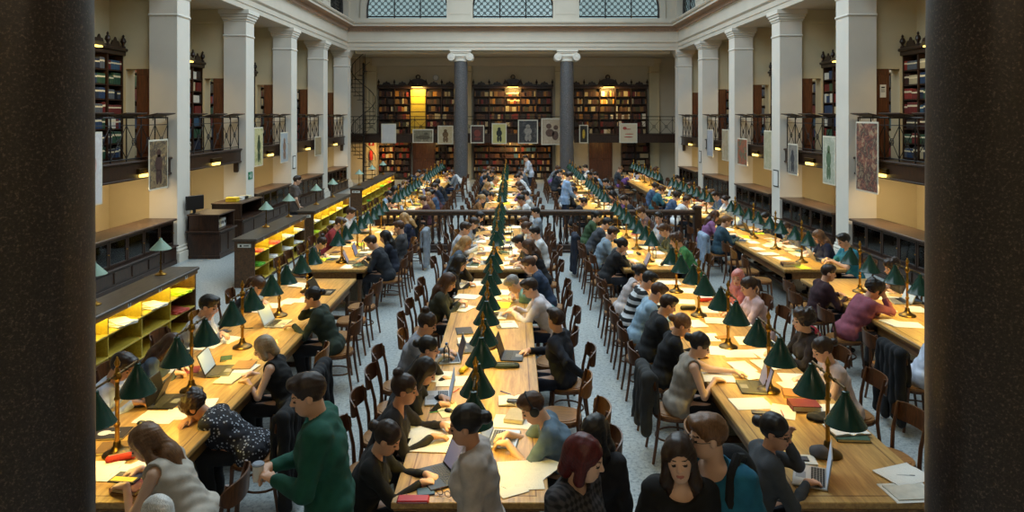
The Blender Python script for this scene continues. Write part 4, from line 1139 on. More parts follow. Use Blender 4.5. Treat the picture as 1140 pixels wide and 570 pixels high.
class Pose:
    """seated or standing body in its own frame: +Y ahead, +X its right, Z up, origin on the floor under the pelvis"""
    def __init__(s, lean=18, side=0, hyaw=0, hpitch=22, hroll=0, tyaw=0, lw=(-.14, .42, .80), rw=(.14, .42, .80), lh=None, rh=None,
                 lpole=None, rpole=None, stand=False, fem=False, hz=None, lgrip=0, rgrip=0, step=0.0, legs='chair'):
        s.stand, s.fem = stand, fem
        hz = hz or (.93 if stand else .52); s.P = V(0, 0, hz)
        Tz = rotm('Z', R(tyaw)); L = R(lean); s.up = unit(V(math.sin(R(side)), math.sin(L), math.cos(L)))
        s.up = Tz @ s.up; s.r = Tz @ V(1, 0, 0); s.r = unit(s.r - s.up * (s.r @ s.up)); s.f = np.cross(s.up, s.r)
        u = s.up; s.W0 = s.P + u * .16; s.C = s.P + u * .32 + s.f * .01; s.N = s.P + u * .485
        sw = .155 if fem else .175
        s.S = [s.P + u * .45 + s.r * (-sw), s.P + u * .45 + s.r * sw]
        # head frame: keeps more upright than the trunk, then pitch, yaw and roll
        nu = unit(u + V(0, 0, .55)); s.NT = s.N + nu * .075 + s.f * .015
        B = np.stack([s.r, unit(np.cross(V(0, 0, 1), s.r)), V(0, 0, 1)], 1)
        s.HM = B @ rotm('Z', R(hyaw)) @ rotm('X', -R(hpitch)) @ rotm('Y', R(hroll))
        s.HC = s.NT + s.HM @ V(0, .022, .095)
        s.Wr, s.El, s.Hd, s.Hn = [], [], [], []
        for i, (w_, hd, pole) in enumerate(((lw, lh, lpole), (rw, rh, rpole))):
            sg = -1 if i == 0 else 1
            if isinstance(w_, str):                        # a hand at the face
                w_ = s.HC + s.HM @ (V(sg * .055, .06, -.135) if w_ == 'chin' else (V(sg * .075, .06, -.05) if w_ == 'cheek' else V(sg * .055, .07, .02)))
                hd = s.HM @ V(-sg * .25, .15, 1) if hd is None else hd
                pole = V(sg * .25, .6, -1.0) if pole is None else pole
            w_ = np.array(w_, float); a, b = .285, .255
            d = w_ - s.S[i]; D = np.linalg.norm(d)
            if D > a + b - .005: w_ = s.S[i] + d / D * (a + b - .005); d = w_ - s.S[i]; D = a + b - .005
            pole = unit(V(sg * .7, -.35, -.8) if pole is None else pole)
            x = (a * a - b * b + D * D) / (2 * D); hgt = math.sqrt(max(a * a - x * x, 0)); dn = d / D
            pp = pole - dn * (pole @ dn); s.El.append(s.S[i] + dn * x + unit(pp) * hgt); s.Wr.append(w_)
            hd = unit(V(-sg * .35, 1, -.12) if hd is None else hd); s.Hd.append(hd)
            n = V(0, 0, -1.0); n = n - hd * (n @ hd)
            if np.linalg.norm(n) < .25: n = s.f * -1.0; n = n - hd * (n @ hd)
            s.Hn.append(unit(n))
        s.grip = (lgrip, rgrip)
        s.Hp = [s.P + V(-.09, .0, -.0), s.P + V(.09, 0, 0)]
        if stand:
            s.Kn = [V(-.09, .03 + step * .5, .50), V(.09, .03 - step * .3, .50)]; s.An = [V(-.095, step * .55, .09), V(.095, -step * .75, .09)]
        else:
            s.Kn = [V(-.11, .40, .50), V(.12, .41, .50)]; s.An = [V(-.11, .33, .09), V(.13, .36, .09)]
            if legs == 'cross': s.An = [V(.06, .30, .09), V(-.04, .26, .09)]
        s.key = None
    def torso(s, D, e, k=.05):
        r, f, fem = s.r, s.f, s.fem
        hw = .10 if fem else .088
        D.cone(s.P - r * hw + f * -.01, s.P + r * hw - f * .01, .112 + e, k=k)
        D.cone(s.W0 - r * .05, s.W0 + r * .05, (.088 if fem else .104) + e, k=k)
        D.cone(s.C - r * (.055 if fem else .075), s.C + r * (.055 if fem else .075), (.105 if fem else .118) + e, k=k)
        D.cone(s.P, s.C, .10 + e, .11 + e, k=k)
        D.cone(s.S[0] + r * .035 - s.up * .005, s.S[1] - r * .035 - s.up * .005, .062 + e, k=k)
        D.cone(s.C, s.N - s.up * .02, .10 + e, .055 + e, k=k)
        if fem:
            for g in (-1, 1): D.ell(s.P + s.up * .315 + f * .085 + r * g * .065, (.062 + e,) * 3, k=.04)
    def arms(s, D, e, frac=2.0, k=.025, which=(0, 1)):
        for i in which:
            S, E, W = s.S[i], s.El[i], s.Wr[i]
            th = .85 if s.fem else 1.0
            a = min(frac, 1.0)
            D.cone(S, S + (E - S) * a, (.052 * th + e), ((.052 + (.040 - .052) * a) * th + e), k=k)
            if frac > 1:
                b = min(frac - 1, .90 if e > .005 else 1.0); D.cone(E, E + (W - E) * b, .041 * th + e, (.041 + (.027 - .041) * b) * th + e * (1 - .45 * b), k=.015)
    def hand(s, D, i, fat=1.0):
        sg = -1 if i == 0 else 1
        W, d, n = s.Wr[i], s.Hd[i], s.Hn[i]; g = s.grip[i]
        lat = unit(np.cross(d, n)) * (1 if (np.cross(d, n) @ V(1, 0, 0)) * 1 > 0 else -1)   # towards the body's right
        inn = -lat * sg                                                                   # thumb side
        D.cone(W, W + d * .03, .026, .024, k=.012)
        for q, (o, ln) in enumerate(((.026, .92), (.009, 1.0), (-.009, .95), (-.026, .76))):
            kn = W + d * (.088 - abs(o - .006) * .35) + inn * o
            D.cone(W + d * .02 + inn * o * .6, kn, .0145, .0105, k=.012)
            b1 = R(18 + 55 * g + 4 * q); b2 = R(48 + 75 * g)
            sp = inn * (o * 3.2)
            d1 = unit(d * math.cos(b1) + n * math.sin(b1) + sp * .35); d2 = unit(d * math.cos(b2) + n * math.sin(b2) + sp * .2)
            m = kn + d1 * .042 * ln
            D.cone(kn, m, .0095 * fat, .0085 * fat, k=.004); D.cone(m, m + d2 * .036 * ln, .0085 * fat, .007 * fat, k=.003)
        t0 = W + d * .03 + inn * .022; t1 = t0 + unit(d * .75 + inn * .75 + n * .25) * .042; t2 = t1 + unit(d * 1.0 + inn * .15 + n * (.3 + .5 * g)) * .032
        D.cone(t0, t1, .014, .0115, k=.010); D.cone(t1, t2, .0105 * fat, .0085 * fat, k=.004)
    def head(s, D):
        M, c = s.HM, s.HC; w = lambda *p: c + M @ V(*p)
        D.cone(s.N - s.up * .02, w(0, -.022, -.06), .056 if not s.fem else .048, .052 if not s.fem else .045, k=.03)
        D.ell(w(0, -.012, .032), (.073, .094, .090), M, .01)
        D.ell(w(0, .028, -.022), (.060, .066, .086), M, .03)
        D.ell(w(0, .044, -.078), (.040, .042, .034), M, .025)
        D.cone(w(-.028, .080, .024), w(.028, .080, .024), .011, k=.015)
        for g in (-1, 1): D.ell(w(g * .033, .105, .002), (.020, .018, .013), M, .014, sub=True)
        for g in (-1, 1): D.ell(w(g * .032, .080, .002), (.0125, .0125, .0115), M, .002)
        D.cone(w(0, .088, .014), w(0, .108, -.022), .008, .012, k=.010)
        for g in (-1, 1): D.ell(w(g * .011, .097, -.025), (.009, .010, .008), M, .006)
        D.cone(w(-.016, .088, -.052), w(.016, .088, -.052), .0085, k=.006); D.cone(w(-.014, .087, -.062), w(.014, .087, -.062), .009, k=.006)
        for g in (-1, 1): D.ell(w(g * .074, -.006, -.004), (.011, .020, .031), M, .008)
    def body(s, h, fat=1.0):
        D = SDF(); s.torso(D, -.006); s.arms(D, 0)
        for i in (0, 1): s.hand(D, i, fat)
        s.head(D); s.legs(D, 0)
        v, f = D.mesh(h)
        c = v[f].mean(1); q = (c - s.HC) @ s.HM
        x, y, z = np.abs(q[:, 0]), q[:, 1], q[:, 2]
        mi = np.zeros(len(f), int)
        mi[(x < .021) & (np.abs(z + .058 - 11.0 * x * x) < .0095 * (1.1 - x / .035)) & (y > .08)] = 1
        mi[(np.abs(x - .032) < .0125) & (np.abs(z - .002) < .0072) & (y > .065)] = 2
        mi[(np.abs(x - .033) < .017) & (np.abs(z - .030 + 2.5 * (x - .030) ** 2) < .0029) & (y > .06)] = 2
        return np_mesh('person', v, f, [SKIN[0], LIP, EYE], mi)
    def legs(s, D, e, k=.03, frac=2.0):
        for i in (0, 1):
            D.cone(s.Hp[i], s.Kn[i], .086 + e, .058 + e, k=.05)
            D.cone(s.Kn[i], s.An[i], .056 + e, .036 + e, k=k)
            if e == 0: D.cone(s.An[i] + V(0, -.02, -.045), s.An[i] + V(0, .13, -.058), .035, .028, k=.02)
    def top(s, h, sleeve=2.0, e=.016, neck='round', hem=None, loose=0.0):
        D = SDF(); s.torso(D, e + loose); s.arms(D, e * .8 + loose * .6, sleeve, .04) if sleeve > 0 else None
        if hem is None: hem = -.04 if not s.stand else -.13
        if s.stand or hem < -.05: D.cone(s.P - s.r * .085 + V(0, 0, hem), s.P + s.r * .085 + V(0, 0, hem), .108 + e + loose, k=.05)
        P, u, N, f = s.P, s.up, s.N, s.f
        zc = P[2] + hem - (.03 if s.stand else .02)
        D.cut.append(lambda X, Y, Z: zc - Z + 0 * X + 0 * Y)
        top_c = N + u * .045 + f * (.045 if neck == 'round' else .06); rr = .072 if neck == 'round' else .10
        if neck != 'high':
            D.cut.append(lambda X, Y, Z: rr - np.sqrt((X - top_c[0]) ** 2 + (Y - top_c[1]) ** 2 + (Z - top_c[2]) ** 2))
        else:
            D.cut.append(lambda X, Y, Z: ((X - N[0]) * u[0] + (Y - N[1]) * u[1] + (Z - N[2]) * u[2]) - .045); D.cone(N - u * .05, N + u * .06, .064, .06, k=.03)
        if sleeve == 0:                                    # straps: scoop the shoulders away
            for i in (0, 1):
                q = s.S[i] + s.r * (.055 if i else -.055) + u * .02
                D.cut.append(lambda X, Y, Z, q=q: .085 - np.sqrt((X - q[0]) ** 2 + (Y - q[1]) ** 2 + (Z - q[2]) ** 2))
        nz = lambda X, Y, Z: .0045 * np.sin(31 * X + 17 * Z + 5 * np.sin(13 * Y)) * np.sin(23 * Y + 19 * Z + 3 * np.sin(9 * X)) + .002 * np.sin(70 * Z + 40 * X * Y)
        v, f_ = D.mesh(h, nz); return np_mesh('shirt', v, f_, [PAPER])
    def trousers(s, h, e=.014):
        D = SDF(); D.cone(s.P - s.r * .085, s.P + s.r * .085, .100 + e, k=.05); s.legs(D, e)
        for i in (0, 1):
            a = s.An[i]
        D.cut.append(lambda X, Y, Z: .085 - Z + 0 * X + 0 * Y)
        wz = s.P[2] + .05; D.cut.append(lambda X, Y, Z: Z - wz + 0 * X + 0 * Y)
        nz = lambda X, Y, Z: .004 * np.sin(37 * Z + 11 * X) * np.sin(29 * Y + 7 * Z)
        v, f = D.mesh(h, nz); return np_mesh('trousers', v, f, [PAPER])
    def shoes(s, h):
        out = []
        for i in (0, 1):
            D = SDF(); a = s.An[i]; D.cone(a + V(0, -.03, -.045), a + V(0, .15, -.052), .043, .034, k=.02); D.cone(a + V(0, -.01, .0), a + V(0, -.02, -.04), .045, .045, k=.02)
            D.cut.append(lambda X, Y, Z: .002 - Z + 0 * X + 0 * Y)
            v, f = D.mesh(h); out.append(np_mesh('shoe', v, f, [BLACKP]))
        return out

def hair_mesh(style, h):
    D = SDF()
    base_ = lambda e=0.: D.ell(V(0, -.018, .040), (.083 + e, .104 + e, .097 + e), None, .01)
    if style in ('short', 'crop', 'curly'):
        base_(.006 if style == 'curly' else (-.003 if style == 'crop' else .0))
        D.ell(V(0, .02, .09), (.07, .075, .05), None, .03)
        if style == 'short': D.cone(V(-.04, .075, .10), V(.035, .085, .105), .022, .02, k=.03)
        if style == 'curly':
            for i in range(60):
                a = i * 2.4; z = -.03 + .15 * (i / 60); r_ = .09 * math.sqrt(max(.05, 1 - ((z - .04) / .12) ** 2))
                D.ell(V(r_ * math.cos(a), -.03 + 1.1 * r_ * math.sin(a), z + .01), (.022,) * 3, None, .022)
        D.ell(V(0, .118, -.035), (.075, .085, .098), None, .012, sub=True)
        D.cut.append(lambda X, Y, Z: -.065 - Z + .35 * np.maximum(Y, -.06) + 0 * X)
        for g in (-1, 1): D.ell(V(g * .088, .012, -.02), (.03, .028, .045), None, .008, sub=True)
    else:
        base_(.003)
        if style in ('long', 'longside'):
            for g in (-1, 1):
                D.cone(V(g * .062, -.01, .03), V(g * .082, .0, -.13), .036, .034, k=.03); D.cone(V(g * .082, .0, -.13), V(g * .085, -.01, -.29), .036, .022, k=.03)
            D.cone(V(0, -.075, .02), V(0, -.098, -.18), .058, .06, k=.04); D.cone(V(-.045, -.09, -.14), V(-.04, -.10, -.31), .045, .025, k=.04); D.cone(V(.045, -.09, -.14), V(.04, -.10, -.31), .045, .025, k=.04)
        elif style == 'bob':
            for g in (-1, 1): D.cone(V(g * .062, -.005, .03), V(g * .078, .005, -.09), .036, .034, k=.03)
            D.cone(V(0, -.075, .02), V(0, -.085, -.09), .055, .05, k=.04)
        elif style == 'bun':
            D.ell(V(0, -.075, .135), (.045, .045, .04), None, .012)
        elif style == 'lowbun':
            D.ell(V(0, -.135, .03), (.046, .042, .045), None, .012)
        elif style == 'pony':
            D.cone(V(0, -.11, .06), V(0, -.145, .02), .03, .03, k=.02); D.cone(V(0, -.145, .02), V(0, -.15, -.16), .032, .014, k=.02)
        D.ell(V(0, .120, -.038), (.068, .088, .100), None, .014, sub=True)
        if style in ('bun', 'lowbun', 'pony'):
            D.cut.append(lambda X, Y, Z: -.075 - Z + .45 * np.maximum(Y, -.08) + 0 * X)
            for g in (-1, 1): D.ell(V(g * .090, .012, -.02), (.03, .026, .042), None, .008, sub=True)
    nz = lambda X, Y, Z: .0010 * np.sin(150 * X + 20 * np.sin(14 * Z)) + .0010 * np.sin(120 * Y + 40 * X) + .0022 * np.sin(34 * X + 41 * Y + 12 * Z)
    if style == 'scarf':
        D = SDF(); D.ell(V(0, -.014, .036), (.088, .108, .100), None, .01)
        D.cone(V(0, -.02, -.06), V(0, -.02, -.17), .085, .10, k=.06); D.cone(V(-.09, -.02, -.19), V(.09, -.02, -.19), .075, k=.06)
        D.cone(V(0, .05, -.13), V(0, .06, -.22), .05, .06, k=.05)
        D.ell(V(0, .125, -.025), (.058, .09, .084), None, .012, sub=True)
        nz = lambda X, Y, Z: .004 * np.sin(60 * Z + 30 * X) + .003 * np.sin(45 * X + 50 * Y)
    v, f = D.mesh(h, nz); return np_mesh('hair', v, f, [BLACKP])

HCOL = {'black': (26, 20, 18), 'dark brown': (46, 30, 22), 'brown': (74, 48, 32), 'light brown': (116, 82, 54), 'blonde': (170, 130, 82), 'grey-blonde': (158, 138, 112), 'grey': (140, 136, 132), 'white': (214, 212, 208), 'red': (84, 20, 22), 'ginger': (140, 74, 40), 'pink': (214, 132, 120)}
def hairmat(c):
    n = 'hair_' + c.replace(' ', '_')
    if n in MATS: return MATS[n]
    m, nt, b = base(n, .42); v = coords(nt, (60, 60, 6)); f = noise(nt, v, 3.0, 5, .6, .4)
    k = lin(HCOL[c]); setc(nt, b, ramp(nt, f, [(.3, mul(k, .6)), (.7, mul(k, 1.5))])); bump(nt, b, f, .35, .004)
    MATS[n] = m; return m
def patterned(name, kind, c1, c2, scale):
    if name in MATS: return MATS[name]
    m, nt, b = base(name, .85); v = coords(nt, (1, 1, 1))
    if kind == 'dots':
        t = nt.nodes.new('ShaderNodeTexVoronoi'); t.inputs['Scale'].default_value = scale; nt.links.new(v, t.inputs['Vector'])
        setc(nt, b, ramp(nt, t.outputs['Distance'], [(.25, lin(c2)), (.33, lin(c1))]))
    elif kind == 'stripes':
        t = nt.nodes.new('ShaderNodeTexWave'); t.bands_direction = 'Z'; t.inputs['Scale'].default_value = scale; nt.links.new(v, t.inputs['Vector'])
        setc(nt, b, ramp(nt, t.outputs['Fac'], [(.45, lin(c1)), (.55, lin(c2))]))
    else:
        t = nt.nodes.new('ShaderNodeTexWave'); t.bands_direction = 'Z'; t.inputs['Scale'].default_value = scale; nt.links.new(v, t.inputs['Vector'])
        t2 = nt.nodes.new('ShaderNodeTexWave'); t2.bands_direction = 'X'; t2.inputs['Scale'].default_value = scale; nt.links.new(v, t2.inputs['Vector'])
        a = nt.nodes.new('ShaderNodeMath'); a.operation = 'ADD'; nt.links.new(t.outputs['Fac'], a.inputs[0]); nt.links.new(t2.outputs['Fac'], a.inputs[1])
        d = nt.nodes.new('ShaderNodeMath'); d.operation = 'MULTIPLY'; d.inputs[1].default_value = .5; nt.links.new(a.outputs[0], d.inputs[0])
        setc(nt, b, ramp(nt, d.outputs[0], [(.3, lin(c1)), (.7, lin(c2))]))
    MATS[name] = m; return m

NEAR, MID, FAR = .0052, .0090, .015
CACHE = {}
def cached(key, fn):
    if key not in CACHE: CACHE[key] = fn()
    return CACHE[key]
def setmat(o, i, m):
    o.material_slots[i].link = 'OBJECT'; o.material_slots[i].material = m

def person(x, y, rz, pose, key, res, top, pants=(40, 42, 52), skin=0, hair=('short', 'dark brown'), scale=1.0, z=0.0, extras=()):
    """top = (colour or material, sleeve, neck)"""
    fat = 1.0 if res <= MID else 1.4
    o = link('person', cached(('b', key, res), lambda: pose.body(res, fat)), None, (x, y, z), rz); o.scale = (scale,) * 3
    setmat(o, 0, SKIN[skin])
    tm = top[0] if not isinstance(top[0], tuple) else fabric(top[0])
    sl, nk = top[1], (top[2] if len(top) > 2 else 'round')
    lo = top[3] if len(top) > 3 else 0.0
    t = link('dress' if len(top) > 4 else 'shirt', cached(('t', key, res, sl, nk, lo), lambda: pose.top(res * 1.15, sl, .016, nk, None, lo)), o); setmat(t, 0, tm)
    p = link('trousers', cached(('p', key, res), lambda: pose.trousers(res * 1.35)), o); setmat(p, 0, fabric(pants))
    if res <= MID:
        for m in cached(('s', key, res), lambda: pose.shoes(res * 1.3)): link('shoe', m, o)
    if hair:
        hm = cached(('h', hair[0], res), lambda: hair_mesh(hair[0], max(.0055, res * .85)))
        nm = 'headscarf' if hair[0] == 'scarf' else 'hair'
        h = link(nm, hm, o); M4 = Matrix([[*pose.HM[i], pose.HC[i]] for i in range(3)] + [[0, 0, 0, 1]]); h.matrix_local = M4; setmat(h, 0, hairmat(hair[1]))
    M4 = Matrix([[*pose.HM[i], pose.HC[i]] for i in range(3)] + [[0, 0, 0, 1]])
    if 'glasses' in extras:
        b = MB()
        for g in (-1, 1):
            b.tube([(g * .032 + .021 * math.cos(a), .101, .002 + .016 * math.sin(a)) for a in [2 * PI * q / 14 for q in range(14)]], .0022, 5, closed=True)
            b.tube([(g * .053, .099, .006), (g * .076, .06, .006), (g * .078, -.02, .0)], .002, 5)
        b.tube([(-.011, .102, .005), (.011, .102, .005)], .002, 5)
        e = obj('glasses', b, BLACKP, o); e.matrix_local = M4
    if 'headphones' in extras:
        b = MB()
        b.tube([(.085 * math.cos(a), -.015, .03 + .112 * math.sin(a)) for a in [PI * q / 14 for q in range(15)]], .008, 6)
        for g in (-1, 1): b.lathe([(0, -.018), (.036, -.016), (.04, 0), (.036, .014), (0, .016)], (g * .088, -.008, .0), 16, 'x')
        e = obj('headphones', b, BLACKP, o); e.matrix_local = M4
    return o
# ================================================================== seated readers
def side_zone(r, s, side): return f'{"pigeonhole" if side == "L" else "opposite"} side of {tname(r, s)}'
def half_zone(r, s, side): return f'{"pigeonhole" if side == "L" else "opposite"} half of {tname(r, s)}'
LH = dict(
    read=dict(lean=22, hpitch=30, lw=(-.13, .42, .81), rw=(.13, .42, .81)),
    type=dict(lean=12, hpitch=20, lw=(-.09, .43, .82), rw=(.09, .43, .82), lgrip=.3, rgrip=.3),
    chin=dict(lean=26, hpitch=22, hroll=6, lw=(-.10, .44, .81), rw='chin', lh=(.6, .8, -.1)),
    chinleft=dict(lean=26, hpitch=20, hyaw=10, lw='cheek', rw=(.08, .46, .81), rgrip=.7),
    write=dict(lean=30, hpitch=36, lw=(-.18, .38, .81), rw=(.08, .47, .81), rgrip=.8, lh=(.7, .7, -.1)),
    down=dict(lean=46, hpitch=48, lw=(.10, .44, .81), rw=(-.08, .50, .82), lh=(1, .25, 0), rh=(-1, .25, 0)),
    back=dict(lean=-6, hpitch=14, lw=(-.06, .24, .66), rw=(.07, .24, .66), lgrip=.5, rgrip=.5),
    face=dict(lean=30, hpitch=26, lw='brow', rw='brow'),
    talk=dict(lean=10, hpitch=6, hyaw=55, lw=(-.1, .40, .81), rw=(.13, .42, .81)),
    talkright=dict(lean=12, hpitch=8, hyaw=-50, lw=(-.1, .40, .81), rw=(.13, .42, .81)),
    phone=dict(lean=8, hpitch=38, lw=(-.05, .31, .86), rw=(.06, .31, .86), lgrip=.8, rgrip=.8),
)
POSES = {}
def lib(k, fem):
    if (k, fem) not in POSES: POSES[(k, fem)] = Pose(fem=fem, **LH[k])
    return POSES[(k, fem)]
GARMENT = {}
def cname(c):
    names = {'black': (24, 24, 26), 'navy': (34, 42, 66), 'white': (226, 226, 226), 'grey': (130, 134, 138), 'maroon': (76, 30, 38), 'dark green': (36, 52, 40), 'green': (70, 150, 80), 'teal': (46, 98, 112), 'light blue': (156, 182, 208), 'blue': (60, 92, 150), 'pink': (216, 170, 176), 'purple': (104, 70, 128), 'brown': (112, 82, 54), 'red': (168, 44, 44), 'cream': (222, 210, 184), 'olive': (66, 68, 44), 'rose': (150, 84, 98), 'dark grey': (62, 64, 68), 'ochre': (160, 116, 50)}
    return min(names, key=lambda k: sum((a - b) ** 2 for a, b in zip(names[k], c)))
ACT = dict(read='reading', type='typing', chin='pondering', chinleft='resting cheek', write='writing', down='bent low', back='leaning back', face='holding forehead', talk='turning aside', talkright='turning aside', phone='looking down')
OCC = {}
def sit(r, side, Y, pk, col, hair=('short', 'dark brown'), fem=False, sleeve=2.0, neck='round', pants=(40, 42, 52), skin=0, extras=(), label=None, pose=None, off=.29, res=None, mat=None, word=None, loose=0.0, chair=True, dx=0.0, turn=0.0, honey=False):
    x0, x1, _ = ROWS[r]; s = min((q for q in SEGS if SEGS[q][1] + .3 > Y), default=4)
    x = (x0 - off) if side == 'L' else (x1 + off); rz = (-PI / 2 if side == 'L' else PI / 2) + R(turn)
    if res is None: res = NEAR if Y < 8.6 else (MID if Y < 18 else FAR)
    if pose is not None: P_, key = Pose(fem=fem, **pose), ('own', r, side, Y)
    else: P_, key = lib(pk, fem), (pk, fem)
    sc = 1.0 + .03 * math.sin(Y * 37.1)
    if fem: sc *= .975
    o = person(x + dx, Y, rz, P_, key, res, (mat if mat else tuple(col), sleeve, neck, loose), pants, skin, hair, sc, 0.0, extras)
    o['group'] = 'readers at the long tables'
    if label: tag(o, label, 'person')
    else: later(o, 'person', f'{word or cname(col)}-clad {hair[1]}-haired reader {ACT.get(pk, "reading")}'.replace('dark brown', 'brown').replace('light brown', 'brown').replace(' green-clad', ' green-clad'), side_zone(r, s, side), Y)
    OCC.setdefault((r, s, side), []).append(Y)
    if chair:
        cx = x + dx + (-.05 if side == 'L' else .05)
        place_chair(cx, Y, rz, side_zone(r, s, side), False, honey, None, Y > 18)
    return o
BLK, NAVY, WHT, GRY = (22, 22, 24), (32, 40, 62), (222, 222, 224), (128, 132, 138)
# --- front pigeonhole-side table
sit('A', 'R', 5.12, None, (196, 188, 176), ('long', 'light brown'), True, 0, 'wide', (60, 60, 66), 3, label='long blonde-haired person in cream sleeveless top bent over front table end', pose=dict(lean=30, hpitch=34, hyaw=12, lw=(-.10, .44, .81), rw=(.14, .46, .81)), loose=.01)
sit('A', 'R', 6.25, None, BLK, ('curly', 'dark brown'), True, .55, 'round', (20, 22, 28), 1, mat=patterned('polka_dot', 'dots', (22, 24, 36), (170, 176, 190), 34), label='person in dark polka-dot dress bowed with head low over the tabletop', pose=dict(lean=52, hpitch=55, lw=(.06, .46, .82), rw=(-.04, .55, .82), lh=(1, .3, 0), rh=(-1, .3, 0)), loose=.012)
sit('A', 'R', 7.25, None, BLK, ('bob', 'grey-blonde'), True, 0, 'wide', (24, 24, 28), 3, ('glasses',), label='grey-blonde person with glasses in black strappy top reading', pose=dict(lean=20, hpitch=30, lw=(-.12, .40, .81), rw=(.10, .44, .81)))
sit('A', 'R', 9.0, None, (40, 52, 42), ('lowbun', 'black'), True, 2.0, 'high', (28, 28, 34), 0, label='black-haired person in dark green jumper leaning cheek on one hand', pose=dict(lean=20, hpitch=18, lw=(-.10, .46, .81), rw='cheek'), res=NEAR)
sit('A', 'L', 6.6, None, (196, 204, 222), ('short', 'dark brown'), False, 2.0, 'round', (40, 42, 52), 1, label='dark-haired person in pale blue shirt at a laptop beside the pigeonholes', pose=dict(lean=24, hpitch=30, lw=(-.10, .44, .81), rw=(.10, .46, .81)), off=.25)
sit('A', 'L', 7.35, None, (70, 84, 104), ('long', 'brown'), True, 2.0, 'round', (30, 34, 48), 0, label='long brown-haired person with head bowed beside the pigeonholes', pose=dict(lean=32, hpitch=42, lw=(-.12, .42, .81), rw=(.10, .46, .81), rgrip=.7), off=.22)
sit('A', 'L', 8.5, None, (206, 206, 212), ('short', 'black'), False, 2.0, 'round', (40, 42, 52), 0, label='black-haired person in white shirt holding hands to face beside the pigeonholes', pose=dict(lean=24, hpitch=16, lw=(.02, .44, .81), rw='chin', lh=(.6, .8, 0)), off=.25)
sit('A', 'L', 9.9, 'write', (38, 36, 42), ('pony', 'brown'), True, 2.0, label='brown-haired person in black writing at the far end beside the pigeonholes', off=.22, res=MID)
sit('A', 'L', 13.5, 'write', (60, 64, 70), ('bun', 'dark brown'), True, 2.0)
sit('A', 'L', 15.1, 'read', (150, 52, 56), ('short', 'brown'), False, 2.0)
sit('A', 'L', 16.6, 'type', (210, 206, 204), ('short', 'dark brown'), False, 1.0)
sit('A', 'R', 12.95, 'read', (30, 34, 42), ('short', 'dark brown'), False, 2.0)
sit('A', 'R', 13.65, 'type', (28, 34, 50), ('long', 'black'), True, 2.0)
sit('A', 'R', 14.3, 'back', (70, 70, 74), ('short', 'brown'), False, 2.0)
sit('A', 'R', 16.0, 'phone', (30, 40, 66), ('longside', 'blonde'), True, 2.0)
# --- front central table
sit('B', 'L', 5.2, None, BLK, ('lowbun', 'dark brown'), True, 2.0, 'round', (24, 24, 28), 0, label='brown-haired person in black typing on the laptop at the front table end', pose=dict(lean=16, hpitch=30, hyaw=-6, lw=(-.06, .52, .82), rw=(.06, .50, .82), lgrip=.2, rgrip=.2))
sit('B', 'L', 5.95, None, (34, 30, 32), ('bun', 'dark brown'), True, 2.0, 'wide', (28, 28, 34), 1, label='dark person with topknot in black top resting hands on white papers', pose=dict(lean=20, hpitch=8, lw=(-.08, .54, .81), rw=(.14, .48, .81)))
sit('B', 'L', 6.6, None, (20, 20, 22), ('long', 'black'), True, 2.0, 'round', (24, 24, 28), 0, label='long black-haired person in black working at the white laptop', pose=dict(lean=28, hpitch=30, lw=(-.06, .48, .82), rw=(.08, .48, .81), rgrip=.6))
sit('B', 'L', 7.25, None, (24, 24, 28), ('lowbun', 'black'), True, 2.0, 'high', (28, 28, 34), 0, ('glasses',), label='person with glasses in black leaning chin on hand at central table', pose=dict(lean=26, hpitch=12, lw='chin', rw=(.04, .46, .81)))
sit('B', 'L', 7.85, None, (150, 154, 166), ('bun', 'dark brown'), True, 2.0, 'round', (50, 52, 60), 0, label='person with topknot in pale grey shirt behind the person with glasses', pose=dict(lean=18, hpitch=24, lw=(-.1, .44, .81), rw=(.1, .42, .81)), off=.34)
sit('B', 'L', 9.9, None, (54, 56, 44), ('longside', 'brown'), True, 2.0, 'round', (30, 32, 40), 0, label='brown-haired person in dark olive top holding a small cup at central table', pose=dict(lean=18, hpitch=28, lw=(-.04, .42, .86), rw=(.05, .40, .86), lgrip=.7, rgrip=.7), res=MID)
sit('B', 'L', 11.2, 'chinleft', (26, 24, 26), ('long', 'black'), True, 2.0, label='long black-haired person leaning head on hand at the far end of the front central table')
sit('B', 'L', 12.9, 'read', (90, 104, 120), ('long', 'blonde'), True, 2.0)
sit('B', 'L', 14.1, 'type', (196, 198, 206), ('short', 'dark brown'), False, 2.0)
sit('B', 'L', 15.4, 'read', (150, 156, 166), ('short', 'dark brown'), False, 2.0)
sit('B', 'L', 16.7, 'write', (60, 60, 64), ('short', 'black'), False, 2.0)
sit('B', 'R', 5.75, None, (98, 120, 138), ('crop', 'brown'), False, .75, 'round', (34, 36, 46), 3, ('headphones',), label='person with black headphones and grey-blue t-shirt typing on a silver laptop', pose=dict(lean=30, hpitch=34, lw=(-.07, .56, .82), rw=(.09, .56, .82), lgrip=.3, rgrip=.3), off=.26)
sit('B', 'R', 7.9, None, (26, 30, 42), ('short', 'dark brown'), False, 2.0, 'high', (34, 38, 54), 0, label='person in navy jumper twisting back with one arm over the chair', pose=dict(lean=6, hpitch=2, hyaw=-30, tyaw=-22, lw=(-.34, -.22, .66), rw=(.10, .38, .81), lpole=(-1, -.1, -.3), lh=(-.2, -.6, -.8)), off=.30)
sit('B', 'R', 9.5, None, (222, 214, 218), ('short', 'dark brown'), False, 2.0, 'round', (34, 40, 60), 3, label='dark-haired person in white shirt reaching across to a grey laptop', pose=dict(lean=26, hpitch=24, lw=(-.08, .54, .82), rw=(.10, .50, .82)), res=NEAR)
sit('B', 'R', 10.35, 'down', (108, 150, 152), ('crop', 'grey'), False, 1.2, off=.25)
sit('B', 'R', 11.1, 'read', (46, 62, 88), ('short', 'brown'), False, 2.0)
sit('B', 'R', 12.6, 'read', (24, 24, 28), ('long', 'brown'), True, 0)
